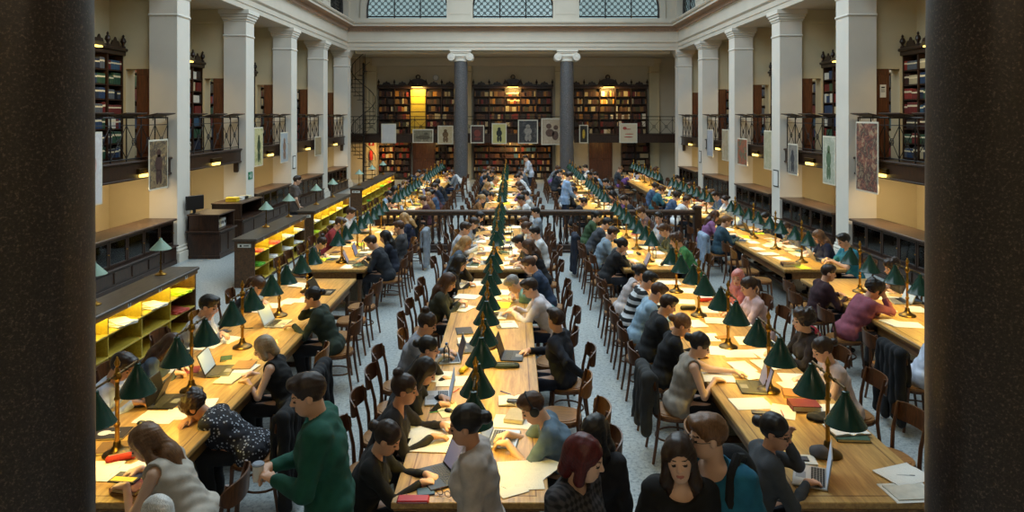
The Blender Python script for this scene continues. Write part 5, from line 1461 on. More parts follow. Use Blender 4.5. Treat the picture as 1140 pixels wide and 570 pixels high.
sit('B', 'R', 13.3, 'write', (40, 40, 46), ('short', 'black'), False, 2.0, off=.22)
sit('B', 'R', 14.0, 'type', (222, 224, 226), ('short', 'black'), False, .7, off=.36)
sit('B', 'R', 14.9, 'read', (190, 160, 140), ('lowbun', 'brown'), True, 2.0)
sit('B', 'R', 15.7, 'chin', (196, 200, 208), ('short', 'brown'), False, 2.0)
sit('B', 'R', 16.9, 'back', (150, 162, 176), ('short', 'black'), False, 2.0)
# --- front table of the third row
sit('C', 'L', 5.15, None, (70, 74, 80), ('lowbun', 'black'), True, 2.0, 'round', (34, 36, 44), 1, ('glasses',), label='black-haired person with glasses in grey jacket leaning cheek on hand at table corner', pose=dict(lean=14, hpitch=8, hyaw=-40, lw='cheek', rw=(.06, .38, .81)), off=.22)
sit('C', 'L', 7.2, None, (156, 146, 134), ('lowbun', 'black'), True, 0, 'wide', (24, 24, 30), 3, label='person in pale grey tank top reaching one arm over the table', pose=dict(lean=16, hpitch=24, hyaw=-10, lw=(-.12, .62, .82), rw=(.08, .36, .81)), off=.27)
sit('C', 'L', 7.95, None, (22, 22, 26), ('lowbun', 'light brown'), True, 2.0, 'high', (28, 28, 34), 0, label='light-brown-haired person with small bun in black top', pose=dict(lean=18, hpitch=26, hyaw=-8, lw=(-.10, .44, .81), rw=(.10, .42, .81)))
sit('C', 'L', 8.75, None, (26, 28, 32), ('short', 'dark brown'), False, .7, 'round', (40, 44, 56), 0, label='dark-haired person in black t-shirt beside the person with small bun', pose=dict(lean=20, hpitch=24, lw=(-.12, .42, .81), rw=(.12, .42, .81)), res=MID)
sit('C', 'L', 9.45, 'read', (150, 178, 200), ('short', 'brown'), False, 2.0)
sit('C', 'L', 10.1, 'read', BLK, ('short', 'black'), False, 2.0, mat=patterned('wide_stripes', 'stripes', (24, 26, 30), (214, 216, 220), 3.2), word='striped')
sit('C', 'L', 10.8, 'chin', (200, 190, 190), ('lowbun', 'black'), True, 0, 'round', (160, 30, 40))
sit('C', 'R', 7.1, None, (216, 196, 190), ('lowbun', 'dark brown'), True, .2, 'wide', (40, 40, 48), 3, label='dark-haired person in pale sleeveless top reading beside the red book', pose=dict(lean=18, hpitch=24, lw=(-.10, .44, .81), rw=(.10, .42, .81)))
sit('C', 'R', 7.85, None, (38, 30, 30), ('curly', 'dark brown'), True, 2.0, 'high', (30, 30, 36), 3, ('headphones',), label='curly dark-haired person with headphones in dark top looking ahead', pose=dict(lean=8, hpitch=6, lw=(-.10, .40, .81), rw=(.10, .40, .81)))
sit('C', 'R', 9.5, 'type', (214, 184, 186), ('pony', 'dark brown'), True, 1.2)
sit('C', 'R', 10.15, 'talk', (200, 110, 100), ('scarf', 'pink'), True, 2.0, label='person wearing a pink headscarf at the front third-row table')
sit('C', 'L', 12.75, 'chin', (26, 26, 30), ('lowbun', 'black'), True, 2.0)
sit('C', 'L', 13.9, 'read', (128, 146, 162), ('short', 'dark brown'), False, 2.0)
sit('C', 'L', 15.3, 'write', (60, 64, 72), ('short', 'black'), False, 2.0)
sit('C', 'L', 16.3, 'read', (56, 80, 52), ('lowbun', 'black'), True, 2.0)
sit('C', 'R', 13.1, 'chin', (72, 138, 84), ('curly', 'brown'), False, .7)
sit('C', 'R', 14.3, 'read', (70, 76, 60), ('short', 'brown'), False, 2.0)
sit('C', 'R', 15.6, 'talk', (176, 182, 194), ('short', 'black'), False, 2.0)
sit('C', 'R', 16.8, 'read', (110, 84, 80), ('short', 'brown'), False, 2.0)
# --- wall-side row
sit('D', 'L', 7.9, None, (200, 208, 226), ('short', 'dark brown'), False, 2.0, 'round', (30, 32, 40), 3, label='person in pale blue shirt half hidden by the dark front column', pose=dict(lean=34, hpitch=30, lw=(-.12, .46, .81), rw=(.12, .46, .81)), off=.20)
sit('D', 'L', 9.55, None, (140, 76, 92), ('curly', 'black'), False, 1.6, 'round', (70, 66, 68), 1, label='black-haired person in rose shirt resting forehead on hand', pose=dict(lean=32, hpitch=30, lw=(.06, .42, .82), rw='brow', lh=(.8, .6, 0)), off=.24, res=NEAR)
sit('D', 'L', 10.45, None, (52, 26, 34), ('crop', 'dark brown'), False, 2.0, 'high', (30, 30, 36), 0, label='person in dark maroon jumper sitting behind the rose shirt', pose=dict(lean=16, hpitch=10, hyaw=-12, lw=(-.1, .42, .81), rw=(.12, .42, .81)), res=MID)
sit('D', 'R', 10.9, 'chin', (60, 54, 50), ('curly', 'dark brown'), True, .6, label='curly dark-haired person with bare arms leaning chin on hand, wall-side table')
sit('D', 'R', 12.75, 'type', (46, 128, 150), ('short', 'black'), False, .7, extras=('glasses',), label='person with glasses in teal t-shirt behind an open laptop')
sit('D', 'R', 13.6, 'read', (34, 38, 62), ('long', 'light brown'), True, 2.0)
sit('D', 'R', 15.0, 'write', (120, 112, 104), ('short', 'brown'), False, 2.0)
sit('D', 'R', 16.4, 'read', (40, 40, 44), ('short', 'black'), False, 2.0)
sit('D', 'L', 15.4, 'type', (44, 72, 88), ('short', 'light brown'), False, 2.0)
sit('D', 'L', 16.6, 'read', (150, 104, 150), ('long', 'brown'), True, 1.2)
# --- beyond the balustrade
rp = random.Random(23)
PAL = [(24, 24, 28), (34, 42, 62), (60, 64, 72), (150, 176, 204), (222, 222, 224), (120, 124, 130), (70, 90, 120), (104, 70, 128), (132, 90, 50), (46, 98, 112), (70, 34, 40), (200, 196, 190), (50, 60, 48), (30, 30, 34), (24, 24, 28), (222, 222, 224), (44, 46, 54)]
HS = [('short', 0), ('short', 0), ('short', 0), ('curly', 0), ('crop', 0), ('long', 1), ('lowbun', 1), ('pony', 1), ('bob', 1)]
HC = ['black', 'dark brown', 'dark brown', 'brown', 'black', 'black', 'dark brown', 'light brown', 'brown', 'blonde']
for r in 'ABCD':
    for s in (3, 4):
        y0, y1, _ = SEGS[s]
        for side in 'LR':
            y = y0 + .55 + rp.uniform(0, .3)
            while y < y1 - .35:
                if (r, s, side) in (('B', 4, 'R'),) and 29.9 < y < 31.3 or (r, s, side) == ('C', 3, 'L') and 20.6 < y < 22.0: y += .5; continue
                if rp.random() < (.82 if s == 3 else .74):
                    st, fem = rp.choice(HS); k = rp.choice(['read', 'read', 'type', 'write', 'chin', 'chinleft', 'down', 'back', 'phone', 'talk'])
                    sit(r, side, round(y, 2), k, rp.choice(PAL), (st, rp.choice(HC)), bool(fem), rp.choice([2.0, 2.0, 2.0, .7]), 'round', rp.choice([(30, 32, 40), (44, 52, 74), (24, 24, 26)]), rp.choice([0, 0, 1, 3, 2]))
                elif rp.random() < .35:
                    x0, x1, _ = ROWS[r]; x = x0 - .22 if side == 'L' else x1 + .22
                    place_chair(x, y, -PI / 2 if side == 'L' else PI / 2, side_zone(r, s, side), True, far=True)
                y += rp.uniform(.82, 1.02)
# --- empty chairs between the readers of the near tables
for r in 'ABCD':
    for s in (1, 2):
        y0, y1, _ = SEGS[s]
        for side in 'LR':
            occ = sorted(OCC.get((r, s, side), [])); y = y0 + .45
            x0, x1, _ = ROWS[r]
            while y < y1 - .25:
                if all(abs(y - q) > .56 for q in occ) and rp.random() < .72:
                    if r == 'D' and side == 'R' and s == 1 and y < 9.5: y += .7; continue
                    far_ = rp.uniform(.16, .34); x = x0 - far_ if side == 'L' else x1 + far_
                    place_chair(x, y, (-PI / 2 if side == 'L' else PI / 2) + rp.uniform(-.25, .25), side_zone(r, s, side), True, honey=rp.random() < .25)
                    y += .74
                else: y += .08

# ================================================================== people standing and walking at the near end
def stander(x, y, rz, pose, top, pants, skin, hair, h, label, res=NEAR, extras=()):
    P_ = Pose(stand=True, **pose)
    o = person(x, y, rz, P_, ('st', label), res, top, pants, skin, hair, h / 1.70, 0.0, extras)
    return tag(o, label, 'person', 'people standing and walking')
stander(-1.17, 4.56, R(98), dict(lean=6, hpitch=16, hyaw=6, lw=(-.10, .30, 1.12), rw=(.02, .34, 1.14), lgrip=.8, rgrip=.8, lh=(.5, .8, .2), rh=(-.5, .8, .2), step=.2), ((22, 84, 70), 2.0, 'round', .014), (34, 34, 40), 0, ('short', 'dark brown'), 1.77, 'person in green jumper standing in the aisle holding a small pale object')
stander(-.19, 4.38, R(88), dict(lean=5, hpitch=12, fem=True, lw=(-.20, .10, .84), rw=(.18, .16, .86), lpole=(-.6, -1, -.2), step=.32), ((196, 186, 180), 2.0, 'round', .012), (40, 42, 52), 1, ('lowbun', 'black'), 1.63, 'dark-haired person with bun and pale jumper walking past the central table end')
stander(.30, 3.95, R(-128), dict(lean=5, hpitch=14, hyaw=22, fem=True, lw=(-.06, .24, 1.02), rw=(.08, .24, 1.0), lgrip=.6, rgrip=.6), (patterned('dark_plaid', 'plaid', (22, 22, 26), (70, 66, 70), 9), 2.0, 'round', .01), (30, 30, 36), 3, ('bob', 'red'), 1.66, 'red-haired person in dark plaid shirt looking aside at the aisle')
stander(.56, 4.60, R(150), dict(lean=4, hpitch=10, hyaw=-20, fem=True, lw=(-.2, .05, .84), rw=(.2, .05, .84)), ((34, 34, 40), 2.0, 'round'), (30, 30, 36), 1, ('longside', 'black'), 1.50, 'shorter black-haired person standing behind the red-haired one')
stander(.93, 4.0, R(172), dict(lean=3, hpitch=0, hyaw=-4, hroll=5, fem=True, lw=(-.2, .06, .86), rw=(.2, .06, .86)), ((20, 20, 22), 2.0, 'wide', .008), (24, 24, 28), 3, ('long', 'dark brown'), 1.63, 'long dark-haired person in black cardigan facing the viewer')
m = stander(1.17, 4.12, R(140), dict(lean=3, hpitch=6, hyaw=-48, lw=(-.21, .05, .86), rw=(.21, .05, .86)), ((30, 104, 136), .75, 'wide', .01), (44, 52, 74), 3, ('short', 'light brown'), 1.69, 'person with glasses and blue v-neck t-shirt wearing a backpack', extras=('glasses',))
stander(-5.98, 19.6, R(-60), dict(lean=3, hpitch=14, lw=(-.22, .05, .86), rw=(.2, .1, .9)), ((92, 84, 80), .7, 'round', .01), (40, 40, 46), 0, ('crop', 'dark brown'), 1.76, 'person in grey-brown t-shirt standing behind the pigeonhole shelves', res=MID)
stander(.75, 30.6, R(100), dict(lean=14, hpitch=24, lw=(-.1, .3, .9), rw=(.1, .3, .9)), ((206, 212, 224), 2.0, 'round'), (40, 44, 60), 0, ('short', 'dark brown'), 1.76, 'person in white shirt standing at the rearmost central table', res=FAR)
stander(1.55, 21.3, R(-80), dict(lean=6, hpitch=18, lw=(-.1, .3, .95), rw=(.1, .3, .95)), ((150, 176, 210), 2.0, 'round'), (34, 40, 60), 0, ('short', 'dark brown'), 1.74, 'person in pale blue shirt standing in the aisle beyond the balustrade', res=FAR)
P_ = Pose(fem=True, lean=16, hpitch=24, lw=(-.1, .28, .7), rw=(.1, .28, .7))
o = person(-1.93, 4.20, R(70), P_, ('st', 'white'), MID, ((170, 172, 176), 2.0, 'round'), (50, 50, 56), 3, ('bob', 'white'), .90); tag(o, 'white-haired person seated at the bottom edge beside the dark column', 'person')
place_chair(-1.90, 4.21, R(70), '', label='bentwood chair under the white-haired person beside the front column')
def held(x, y, rz, P_, k, name, mb, mat, label, cat, dz=0.0):
    p = (P_.Wr[0] + P_.Wr[1]) / 2 + (P_.Hd[0] + P_.Hd[1]) * .045; c_, s_ = math.cos(rz), math.sin(rz)
    o = obj(name, mb, mat, None, (x + k * (p[0] * c_ - p[1] * s_), y + k * (p[0] * s_ + p[1] * c_), k * p[2] + dz), rz); return tag(o, label, cat)
gp = Pose(stand=True, lean=6, hpitch=16, hyaw=6, lw=(-.10, .30, 1.12), rw=(.02, .34, 1.14))
q = held(-1.17, 4.56, R(98), gp, 1.77 / 1.70, 'paper_cup', MB().lathe([(0, -.05), (.027, -.05), (.036, .05), (.034, .052), (.03, .05)], (0, 0, 0), 18), WHITEP, 'small pale paper cup in the hands of the person in green jumper', 'cup', .02)
obj('lid', MB().lathe([(.037, .048), (.038, .056), (.03, .062), (0, .062)], (0, 0, 0), 18), plain('cup_lid', (150, 160, 176), .4), q)
# backpack on the person in blue
t = empty('backpack', (1.17, 4.12, 0), R(140)); tag(t, 'black backpack on the back of the person in blue t-shirt', 'backpack')
k_ = 1.69 / 1.70
D = SDF(); D.ell(V(0, -.22, 1.22), (.16, .11, .22), None, .02).ell(V(0, -.29, 1.12), (.12, .07, .12), None, .03)
v, f = D.mesh(.012); o = np_mesh('bag_body', v, f, [fabric((26, 28, 32))]); link('bag_body', o, t)
for s in (-1, 1):
    obj('shoulder_strap', MB().tube([(s * .10, -.15, 1.36), (s * .115, -.09, 1.445), (s * .12, 0, 1.48), (s * .125, .09, 1.42), (s * .13, .135, 1.30), (s * .15, .12, 1.16), (s * .17, .03, 1.05), (s * .15, -.10, 1.02)], [.02, .026, .028, .028, .026, .022, .018, .016], 8), fabric((26, 28, 32)), t)

# ================================================================== coats and bags on chairs
def coat_mesh(long=True):
    D = SDF(); zb = .12 if long else .34
    D.cone(V(-.19, -.25, .85), V(.19, -.25, .85), .05, k=.03)
    for i, x in enumerate((-.2, -.1, 0, .1, .2)): D.cone(V(x, -.28, .84), V(x * 1.15, -.30 + .03 * math.sin(i * 2.3), zb + .05 * (i % 2)), .055, .05, k=.035)
    for x in (-.17, .17): D.cone(V(x, -.20, .82), V(x * 1.1, -.19, .52), .04, .035, k=.03)
    nz = lambda X, Y, Z: .010 * np.sin(38 * X + 4 * Z) * np.clip((.9 - Z) * 1.6, 0, 1) + .004 * np.sin(30 * Z + 20 * X)
    v, f = D.mesh(.012, nz); return np_mesh('coat', v, f, [fabric((24, 24, 28))])
CM = {True: coat_mesh(True), False: coat_mesh(False)}
def coat(r, side, Y, col, label, long=True, off=.34):
    x0, x1, _ = ROWS[r]; x = x0 - off if side == 'L' else x1 + off
    o = link('coat', CM[long], None, (x, Y, 0), -PI / 2 if side == 'L' else PI / 2); setmat(o, 0, fabric(col))
    return tag(o, label, 'coat', 'coats hung over chair backs')
coat('A', 'R', 6.25, (22, 24, 30), 'long black coat hanging over the chair of the polka-dot dress')
coat('A', 'R', 7.25, (28, 30, 36), 'dark jacket on the chair of the grey-blonde person', False)
coat('D', 'L', 7.9, (18, 20, 26), 'long black coat hanging over the chair of the half-hidden pale blue shirt', True, .25)
coat('A', 'R', 16.0, (140, 148, 160), 'pale grey coat hanging over the chair of the blonde reader in navy')
coat('D', 'L', 15.4, (150, 170, 196), 'pale blue denim jacket on a chair of the second wall-side table', False)
coat('C', 'L', 7.2, (56, 58, 60), 'dark grey jacket on the chair of the pale grey tank top', False)
coat('C', 'L', 15.3, (34, 40, 56), 'navy coat with pale lining hanging on a second third-row chair', True)
t = empty('backpack', (ROWS['C'][1] + .45, 8.55, 0), PI / 2); tag(t, 'red and black backpack hanging on a chair across from the small-bun person', 'backpack')
D = SDF(); D.ell(V(0, -.12, .68), (.17, .10, .22), None, .02).ell(V(0, -.19, .60), (.12, .06, .12), None, .03)
v, f = D.mesh(.012); link('bag_body', np_mesh('bag_body', v, f, [fabric((150, 26, 40))]), t)
for s in (-1, 1): obj('shoulder_strap', MB().tube([(s * .08, -.10, .88), (s * .09, -.02, .93), (s * .10, .02, .82), (s * .11, -.02, .6), (s * .12, -.08, .5)], .018, 6), BLACKP, t)
# ================================================================== things lying on the tables
ZT_ = TZ + .002
def where(x, y):
    for r in 'ABCD':
        x0, x1, _ = ROWS[r]
        if x0 - .1 <= x <= x1 + .1:
            for s in SEGS:
                if SEGS[s][0] - .1 <= y <= SEGS[s][1] + .1: return r, s, ('L' if x < (x0 + x1) / 2 else 'R')
    return 'B', 1, 'L'
def put(o, cat, phrase, x, y, label=None, grp=None):
    if label: tag(o, label, cat, grp)
    else: later(o, cat, phrase, half_zone(*where(x, y)), y, grp)
    return o
def laptop_mesh(dark, ang, disp):
    body = BLACKP if dark else SILVER; wd, dp = .17, .118
    b = MB().box(-wd, wd, -dp, dp, 0, .014, .004)
    k = MB()
    for j in range(5):
        for i in range(12): k.box(-.145 + i * .0243, -.145 + i * .0243 + .020, .005 + j * .0195, .005 + j * .0195 + .0165, .0142, .0165)
    tp = MB().box(-.05, .05, -.10, -.03, .0141, .0148)
    a = R(ang); s = MB().box(-wd, wd, -.004, .004, 0, .225, .003); Rm = Euler((-a, 0, 0)).to_matrix()
    def tr(mb):
        mb.v = [tuple(Rm @ Vector(v) + Vector((0, dp - .004, .014))) for v in mb.v]; return mb
    d = MB().box(-wd + .012, wd - .012, -.0055, -.0042, .014, .212)
    bm = body
    return [('base', b.mesh('base', bm)), ('keyboard', k.mesh('keyboard', BLACKP if not dark else plain('key_grey', (60, 60, 64), .5))), ('touchpad', tp.mesh('touchpad', plain('touchpad_grey', (120, 120, 124), .4))), ('screen', tr(s).mesh('screen', bm)), ('display', tr(d).mesh('display', disp))]
DISP = [emit('display_white', (150, 168, 190), .45), emit('display_dark', (40, 44, 58), .35), emit('display_mail', (110, 112, 140), .5), BLACKP]
LM = {}
def laptop(x, y, rz, dark=True, ang=18, disp=0, label=None, phrase=None):
    k = (dark, ang, disp)
    if k not in LM: LM[k] = laptop_mesh(dark, ang, DISP[disp])
    t = empty('laptop', (x, y, ZT_), rz); scr = None
    for nm, me in LM[k]:
        o = link(nm, me, scr if nm == 'display' else t)
        if nm == 'screen': scr = o
    return put(t, 'laptop', phrase or ('black open laptop' if dark else 'silver open laptop'), x, y, label, 'open laptops on the tables')
def sheet_mesh(mat, w_=.21, h=.297, curl=.006, t=.0016):
    b = MB(); n = 6; vs = []
    for j in range(n + 1):
        for i in range(2):
            vs.append(((-.5 + i) * w_, (-.5 + j / n) * h, curl * abs(math.sin(j * 1.3)) + t))
    m = len(vs); vs += [(p[0], p[1], 0) for p in vs]; fs = [(j * 2, j * 2 + 1, j * 2 + 3, j * 2 + 2) for j in range(n)]
    fs += [(m + f[3], m + f[2], m + f[1], m + f[0]) for f in fs[:n]]
    fs += [(j * 2, j * 2 + 2, m + j * 2 + 2, m + j * 2) for j in range(n)] + [(j * 2 + 1, m + j * 2 + 1, m + j * 2 + 3, j * 2 + 3) for j in range(n)] + [(0, m, m + 1, 1), (2 * n, 2 * n + 1, m + 2 * n + 1, m + 2 * n)]
    return b.add(vs, fs).mesh('paper_sheet', mat)
SH = {'white': sheet_mesh(PAPER), 'printed': sheet_mesh(PAPERT), 'cream': sheet_mesh(PAPER2, .2, .28), 'yellow': sheet_mesh(NEON, .2, .28), 'green': sheet_mesh(GREENP, .15, .21), 'large white': sheet_mesh(PAPERT, .34, .25), 'pink': sheet_mesh(PINKP, .15, .21)}
SH['folder'] = sheet_mesh(plain('folder_tan', (196, 160, 96), .7), .24, .32)
zi = [0]
def paper(x, y, rz=0., kind='white', label=None):
    zi[0] = (zi[0] + 1) % 9
    o = link('paper_sheet', SH[kind], None, (x, y, ZT_ - .0015 + .0009 * zi[0]), rz)
    return put(o, 'paper', {'printed': 'printed white sheet', 'folder': 'tan paper folder'}.get(kind, kind + ' sheet'), x, y, label, 'loose papers on the tables')
def closed_mesh(w_, h, t, cm):
    c = MB().box(-w_ / 2, w_ / 2, -h / 2, h / 2, 0, t * .12, .001); c.box(-w_ / 2, w_ / 2, -h / 2, h / 2, t * .88, t, .001); c.box(-w_ / 2, -w_ / 2 + .006, -h / 2, h / 2, 0, t, .002)
    p = MB().box(-w_ / 2 + .005, w_ / 2 - .004, -h / 2 + .004, h / 2 - .004, t * .1, t * .9)
    return c.mesh('cover', cm), p.mesh('pages', PAPER2)
BM = {}
def book(x, y, rz, ci, w_=.16, h=.23, t=.03, label=None, z=0.0):
    k = (ci, w_, h, t)
    if k not in BM: BM[k] = closed_mesh(w_, h, t, CMAT[ci])
    o = link('closed_book', BM[k][0], None, (x, y, ZT_ + z), rz); link('pages', BM[k][1], o)
    return put(o, 'closed book', f'{CNAME[ci]} closed book', x, y, label, 'closed books on the tables')
def open_mesh():
    b = MB(); n = 8; pr = []
    for i in range(n + 1):
        u = i / n; pr.append((u * .15, .004 + .020 * math.sin(min(1, u * 1.6) * PI * .75) * (1 - .45 * u)))
    poly = [(-x, z) for x, z in reversed(pr)] + pr[1:]
    b.extrude([(p[0], p[1]) for p in poly] + [(.15, 0), (-.15, 0)], -.11, .11, 'y')
    c = MB().box(-.156, .156, -.115, .115, 0, .003)
    return b.mesh('open_book', [PAPERT]), c.mesh('cover', DARKTOP)
OB = open_mesh()
def open_book(x, y, rz=0., label=None):
    o = link('open_book', OB[0], None, (x, y, ZT_), rz); link('cover', OB[1], o)
    return put(o, 'open book', 'open book with white pages', x, y, label, 'open books on the tables')
PH = MB().box(-.036, .036, -.072, .072, 0, .009, .003).mesh('phone', BLACKP); PHD = MB().box(-.031, .031, -.062, .062, .009, .0095).mesh('display', DISP[1])
def phone(x, y, rz, label=None):
    o = link('phone', PH, None, (x, y, ZT_), rz); link('display', PHD, o); return put(o, 'phone', 'black phone', x, y, label, 'phones on the tables')
PEN = {}
def pen(x, y, rz, col, cn, label=None, z=0.0):
    if cn not in PEN: PEN[cn] = (MB().lathe([(.001, -.07), (.004, -.06), (.0045, .04), (.0045, .068), (.002, .07)], (0, 0, .0045), 8, 'x').mesh('pen', plain('pen_' + cn, col, .4)), MB().box(.03, .065, -.001, .001, .008, .0105).mesh('clip', BLACKP))
    o = link('pen', PEN[cn][0], None, (x, y, ZT_ + z), rz); link('clip', PEN[cn][1], o); return put(o, 'pen', f'{cn} pen', x, y, label, 'pens on the tables')
def blob_mesh(name, r, h, mat, seed=1):
    D = SDF(); q = random.Random(seed)
    D.ell(V(0, 0, h * .45), (r[0], r[1], h * .55), None, .02)
    for i in range(6):
        a = i * 1.05; D.ell(V(r[0] * .6 * math.cos(a), r[1] * .6 * math.sin(a), h * .4), (r[0] * .45, r[1] * .45, h * .4 * q.uniform(.7, 1.2)), None, .03)
    D.cut.append(lambda X, Y, Z: -Z + 0 * X + 0 * Y)
    v, f = D.mesh(.006, lambda X, Y, Z: .004 * np.sin(60 * X + 30 * Z) * np.sin(50 * Y)); return np_mesh(name, v, f, [mat])
CASEM = {}
def case(x, y, rz, col, cn, label=None):
    if cn not in CASEM:
        D = SDF(); D.cone(V(-.08, 0, .028), V(.08, 0, .028), .028, k=.01); v, f = D.mesh(.005); CASEM[cn] = (np_mesh('pencil_case', v, f, [fabric(col)]), MB().tube([(-.085, 0, .056), (.085, 0, .056)], .0025, 5).mesh('zip', SILVER))
    o = link('pencil_case', CASEM[cn][0], None, (x, y, ZT_), rz); link('zip', CASEM[cn][1], o); return put(o, 'pencil case', f'{cn} pencil case', x, y, label, 'pencil cases on the tables')
BOT = MB().lathe([(.0, 0), (.032, 0), (.034, .01), (.034, .14), (.030, .165), (.014, .19), (.013, .205)], (0, 0, 0), 16).mesh('bottle', glass('bottle_plastic', (.86, .93, .95)))
CAP = MB().lathe([(.015, .2), (.015, .222), (0, .222)], (0, 0, 0), 14).mesh('cap', plain('cap_blue', (50, 100, 170), .4))
def bottle(x, y, label=None):
    o = link('water_bottle', BOT, None, (x, y, ZT_)); link('cap', CAP, o); return put(o, 'bottle', 'clear water bottle', x, y, label, 'water bottles on the tables')
def at(px, py): return T(px, py, TZ)

# --- front central table, from the near end
x, y = at(487, 532); laptop(x, y, R(-62), True, 24, 2, 'dark laptop with a lit picture on screen before the person in black at the front')
paper(*at(580, 523), R(6), 'large white', 'broad white paper at the front of the opposite half of the central table'); paper(*at(603, 522), R(-35), 'white', 'tilted white sheet overlapping the broad white paper')
paper(*at(588, 534), R(4), 'printed', 'printed sheet overlapping the broad white paper at its front'); paper(*at(564, 541), R(28), 'white', 'white sheet askew beside the pale jumper'); paper(*at(560, 533), R(50), 'printed', 'crumpled printed sheet beside the pale jumper, further in')
o = link('red_pouch', MB().box(-.11, .11, -.045, .045, 0, .022, .008).mesh('red_pouch', plain('pouch_red', (176, 20, 28), .5)), None, (*at(460, 558), ZT_)); tag(o, 'bright red flat pouch at the front edge of the central table', 'pouch'); obj('zip', MB().box(-.10, .10, -.047, -.044, .010, .013), SILVER, o)
o = link('document_sleeve', MB().box(-.06, .06, -.05, .05, 0, .008, .002).mesh('document_sleeve', plain('sleeve_blue', (36, 66, 84), .4)), None, (*at(474, 548), ZT_), R(10)); tag(o, 'small dark blue case in front of the dark laptop', 'case')
b = MB()
for g in (-1, 1): b.tube([(g * .034 + .026 * math.cos(a), 0, .024 + .02 * math.sin(a)) for a in [2 * PI * q / 16 for q in range(16)]], .0028, 5, closed=True); b.tube([(g * .06, 0, .03), (g * .062, .06, .02), (g * .05, .12, .004)], .0025, 5)
b.tube([(-.01, 0, .03), (.01, 0, .03)], .0025, 5)
o = obj('reading_glasses', b, plain('tortoise', (92, 54, 24), .4), None, (*at(494, 553), ZT_), R(-30)); tag(o, 'tortoiseshell glasses lying folded out beside the dark laptop', 'glasses')
paper(*at(478, 496), R(-4), 'large white', 'broad white papers under the hands of the topknot person'); paper(*at(472, 481), R(3), 'large white', 'white papers behind the topknot person hands'); paper(*at(505, 491), R(80), 'white', 'white sheet beside the topknot person, towards the lamps'); paper(*at(503, 478), R(12), 'printed', 'printed sheet beside the second lamp of the central table')
laptop(*at(561, 490), R(82), False, 24, 0, 'silver laptop under the hands of the person with headphones')
book(*at(575, 466), R(-14), 8, .17, .25, .035, 'thick cream book before the person with headphones', .004); paper(*at(571, 470), R(-8), 'large white', 'white paper beneath the thick cream book')
open_book(*at(573, 447), R(2), 'white open pad with a black phone on it, central table'); o = phone(*at(573, 450), R(84), 'black phone lying on the white open pad'); o.location.z += .028
laptop(*at(487, 444), R(-84), False, 12, 0, 'white laptop before the long black-haired person')
paper(*at(500, 457), R(20), 'cream', 'cream sheet beside the white laptop'); o = link('computer_mouse', MB().ball((0, 0, .012), (.03, .05, .02), 14, 8).mesh('computer_mouse', BLACKP), None, (*at(500, 459), ZT_), R(60)); tag(o, 'black computer mouse on the cream sheet', 'mouse'); obj('wheel', MB().lathe([(.006, -.003), (.008, 0), (.006, .003)], (0, .025, .03), 10, 'x'), SILVER, o)
paper(*at(505, 425), R(3), 'large white', 'wide white sheets before the chin-in-hand person'); paper(*at(490, 420), R(-8), 'printed', 'printed sheet before the chin-in-hand person')
for i, (px, py, c, cn) in enumerate(((486, 459, (60, 160, 70), 'green'), (507, 436, (200, 60, 50), 'red'), (516, 441, (220, 200, 60), 'yellow'), (563, 438, (40, 60, 140), 'blue'))): pen(*at(px, py), R(20 + 40 * i), c, cn)
laptop(*at(500, 400), R(-80), False, 14, 1, 'grey laptop before the pale grey shirt'); laptop(*at(523, 388), R(-75), True, 26, 3, 'black laptop standing beside the third lamp of the central table')
laptop(*at(571, 397), R(84), True, 18, 3, 'dark laptop open on the empty stretch opposite, central table')
D = SDF(); D.cone(V(-.15, 0, .012), V(.16, .01, .012), .06, .05, k=.03).cone(V(0, -.04, .01), V(.18, -.02, .012), .04, .03, k=.03); D.cut.append(lambda X, Y, Z: -Z + 0 * X + 0 * Y); D.cut.append(lambda X, Y, Z: Z - .03 + 0 * X + 0 * Y)
v, f = D.mesh(.007); o = link('laptop_sleeve', np_mesh('laptop_sleeve', v, f, [fabric((30, 42, 40))]), None, (*at(556, 408), ZT_), R(-4)); tag(o, 'dark green soft sleeve lying before the open dark laptop', 'sleeve'); obj('zip', MB().box(-.14, .16, -.002, .002, .029, .032), SILVER, o)
case(*at(517, 413), R(70), (200, 180, 60), 'yellow'); bottle(*at(497, 405), 'clear water bottle beside the grey laptop'); book(*at(517, 369), R(10), 12, .2, .27, .012, 'thin black folder on the central table near its middle')
paper(*at(520, 381), R(8), 'white'); paper(*at(566, 362), R(10), 'white', 'white sheet on dark folder before the white shirt'); book(*at(562, 362), R(12), 12, .24, .3, .008, 'dark folder under the white sheet before the white shirt')
laptop(*at(555, 352), R(84), False, 22, 0, 'grey laptop before the white shirt, central table')
for px, py, k in ((517, 344, 'white'), (520, 331, 'large white'), (512, 318, 'white'), (530, 316, 'printed'), (560, 340, 'yellow'), (570, 333, 'cream'), (560, 326, 'white'), (575, 320, 'white'), (562, 314, 'cream'), (548, 332, 'printed')): paper(*at(px, py), R(rp.uniform(-30, 30)), k)
# --- front third-row table
laptop(*at(902, 532), R(-113), False, 8, 0, 'silver laptop nearest the front on the third-row table')
o = book(*at(893, 514), R(-8), 9, .2, .15, .02, 'white box with a black phone on top behind the silver laptop'); ph = phone(*at(889, 514), R(80), 'black phone on the white box behind the silver laptop'); ph.location.z += .021
o = link('cloth_bundle', blob_mesh('cloth_bundle', (.065, .06), .09, fabric((78, 80, 88)), 4), None, (*at(912, 509), ZT_)); tag(o, 'crumpled grey cloth bundle beside the lamp foot', 'cloth')
paper(*at(1006, 530), R(20), 'large white', 'white sheet with a pen near the front of the third-row table'); pen(*at(1008, 531), R(-4), (26, 40, 80), 'dark blue', 'dark blue pen lying on the white sheet at the front', .004)
paper(*at(1013, 549), R(4), 'large white', 'white notepad closest to the front edge of the third-row table'); book(*at(1013, 549), R(4), 9, .29, .2, .012, 'white pad beneath the front notepad').location.z -= .0025
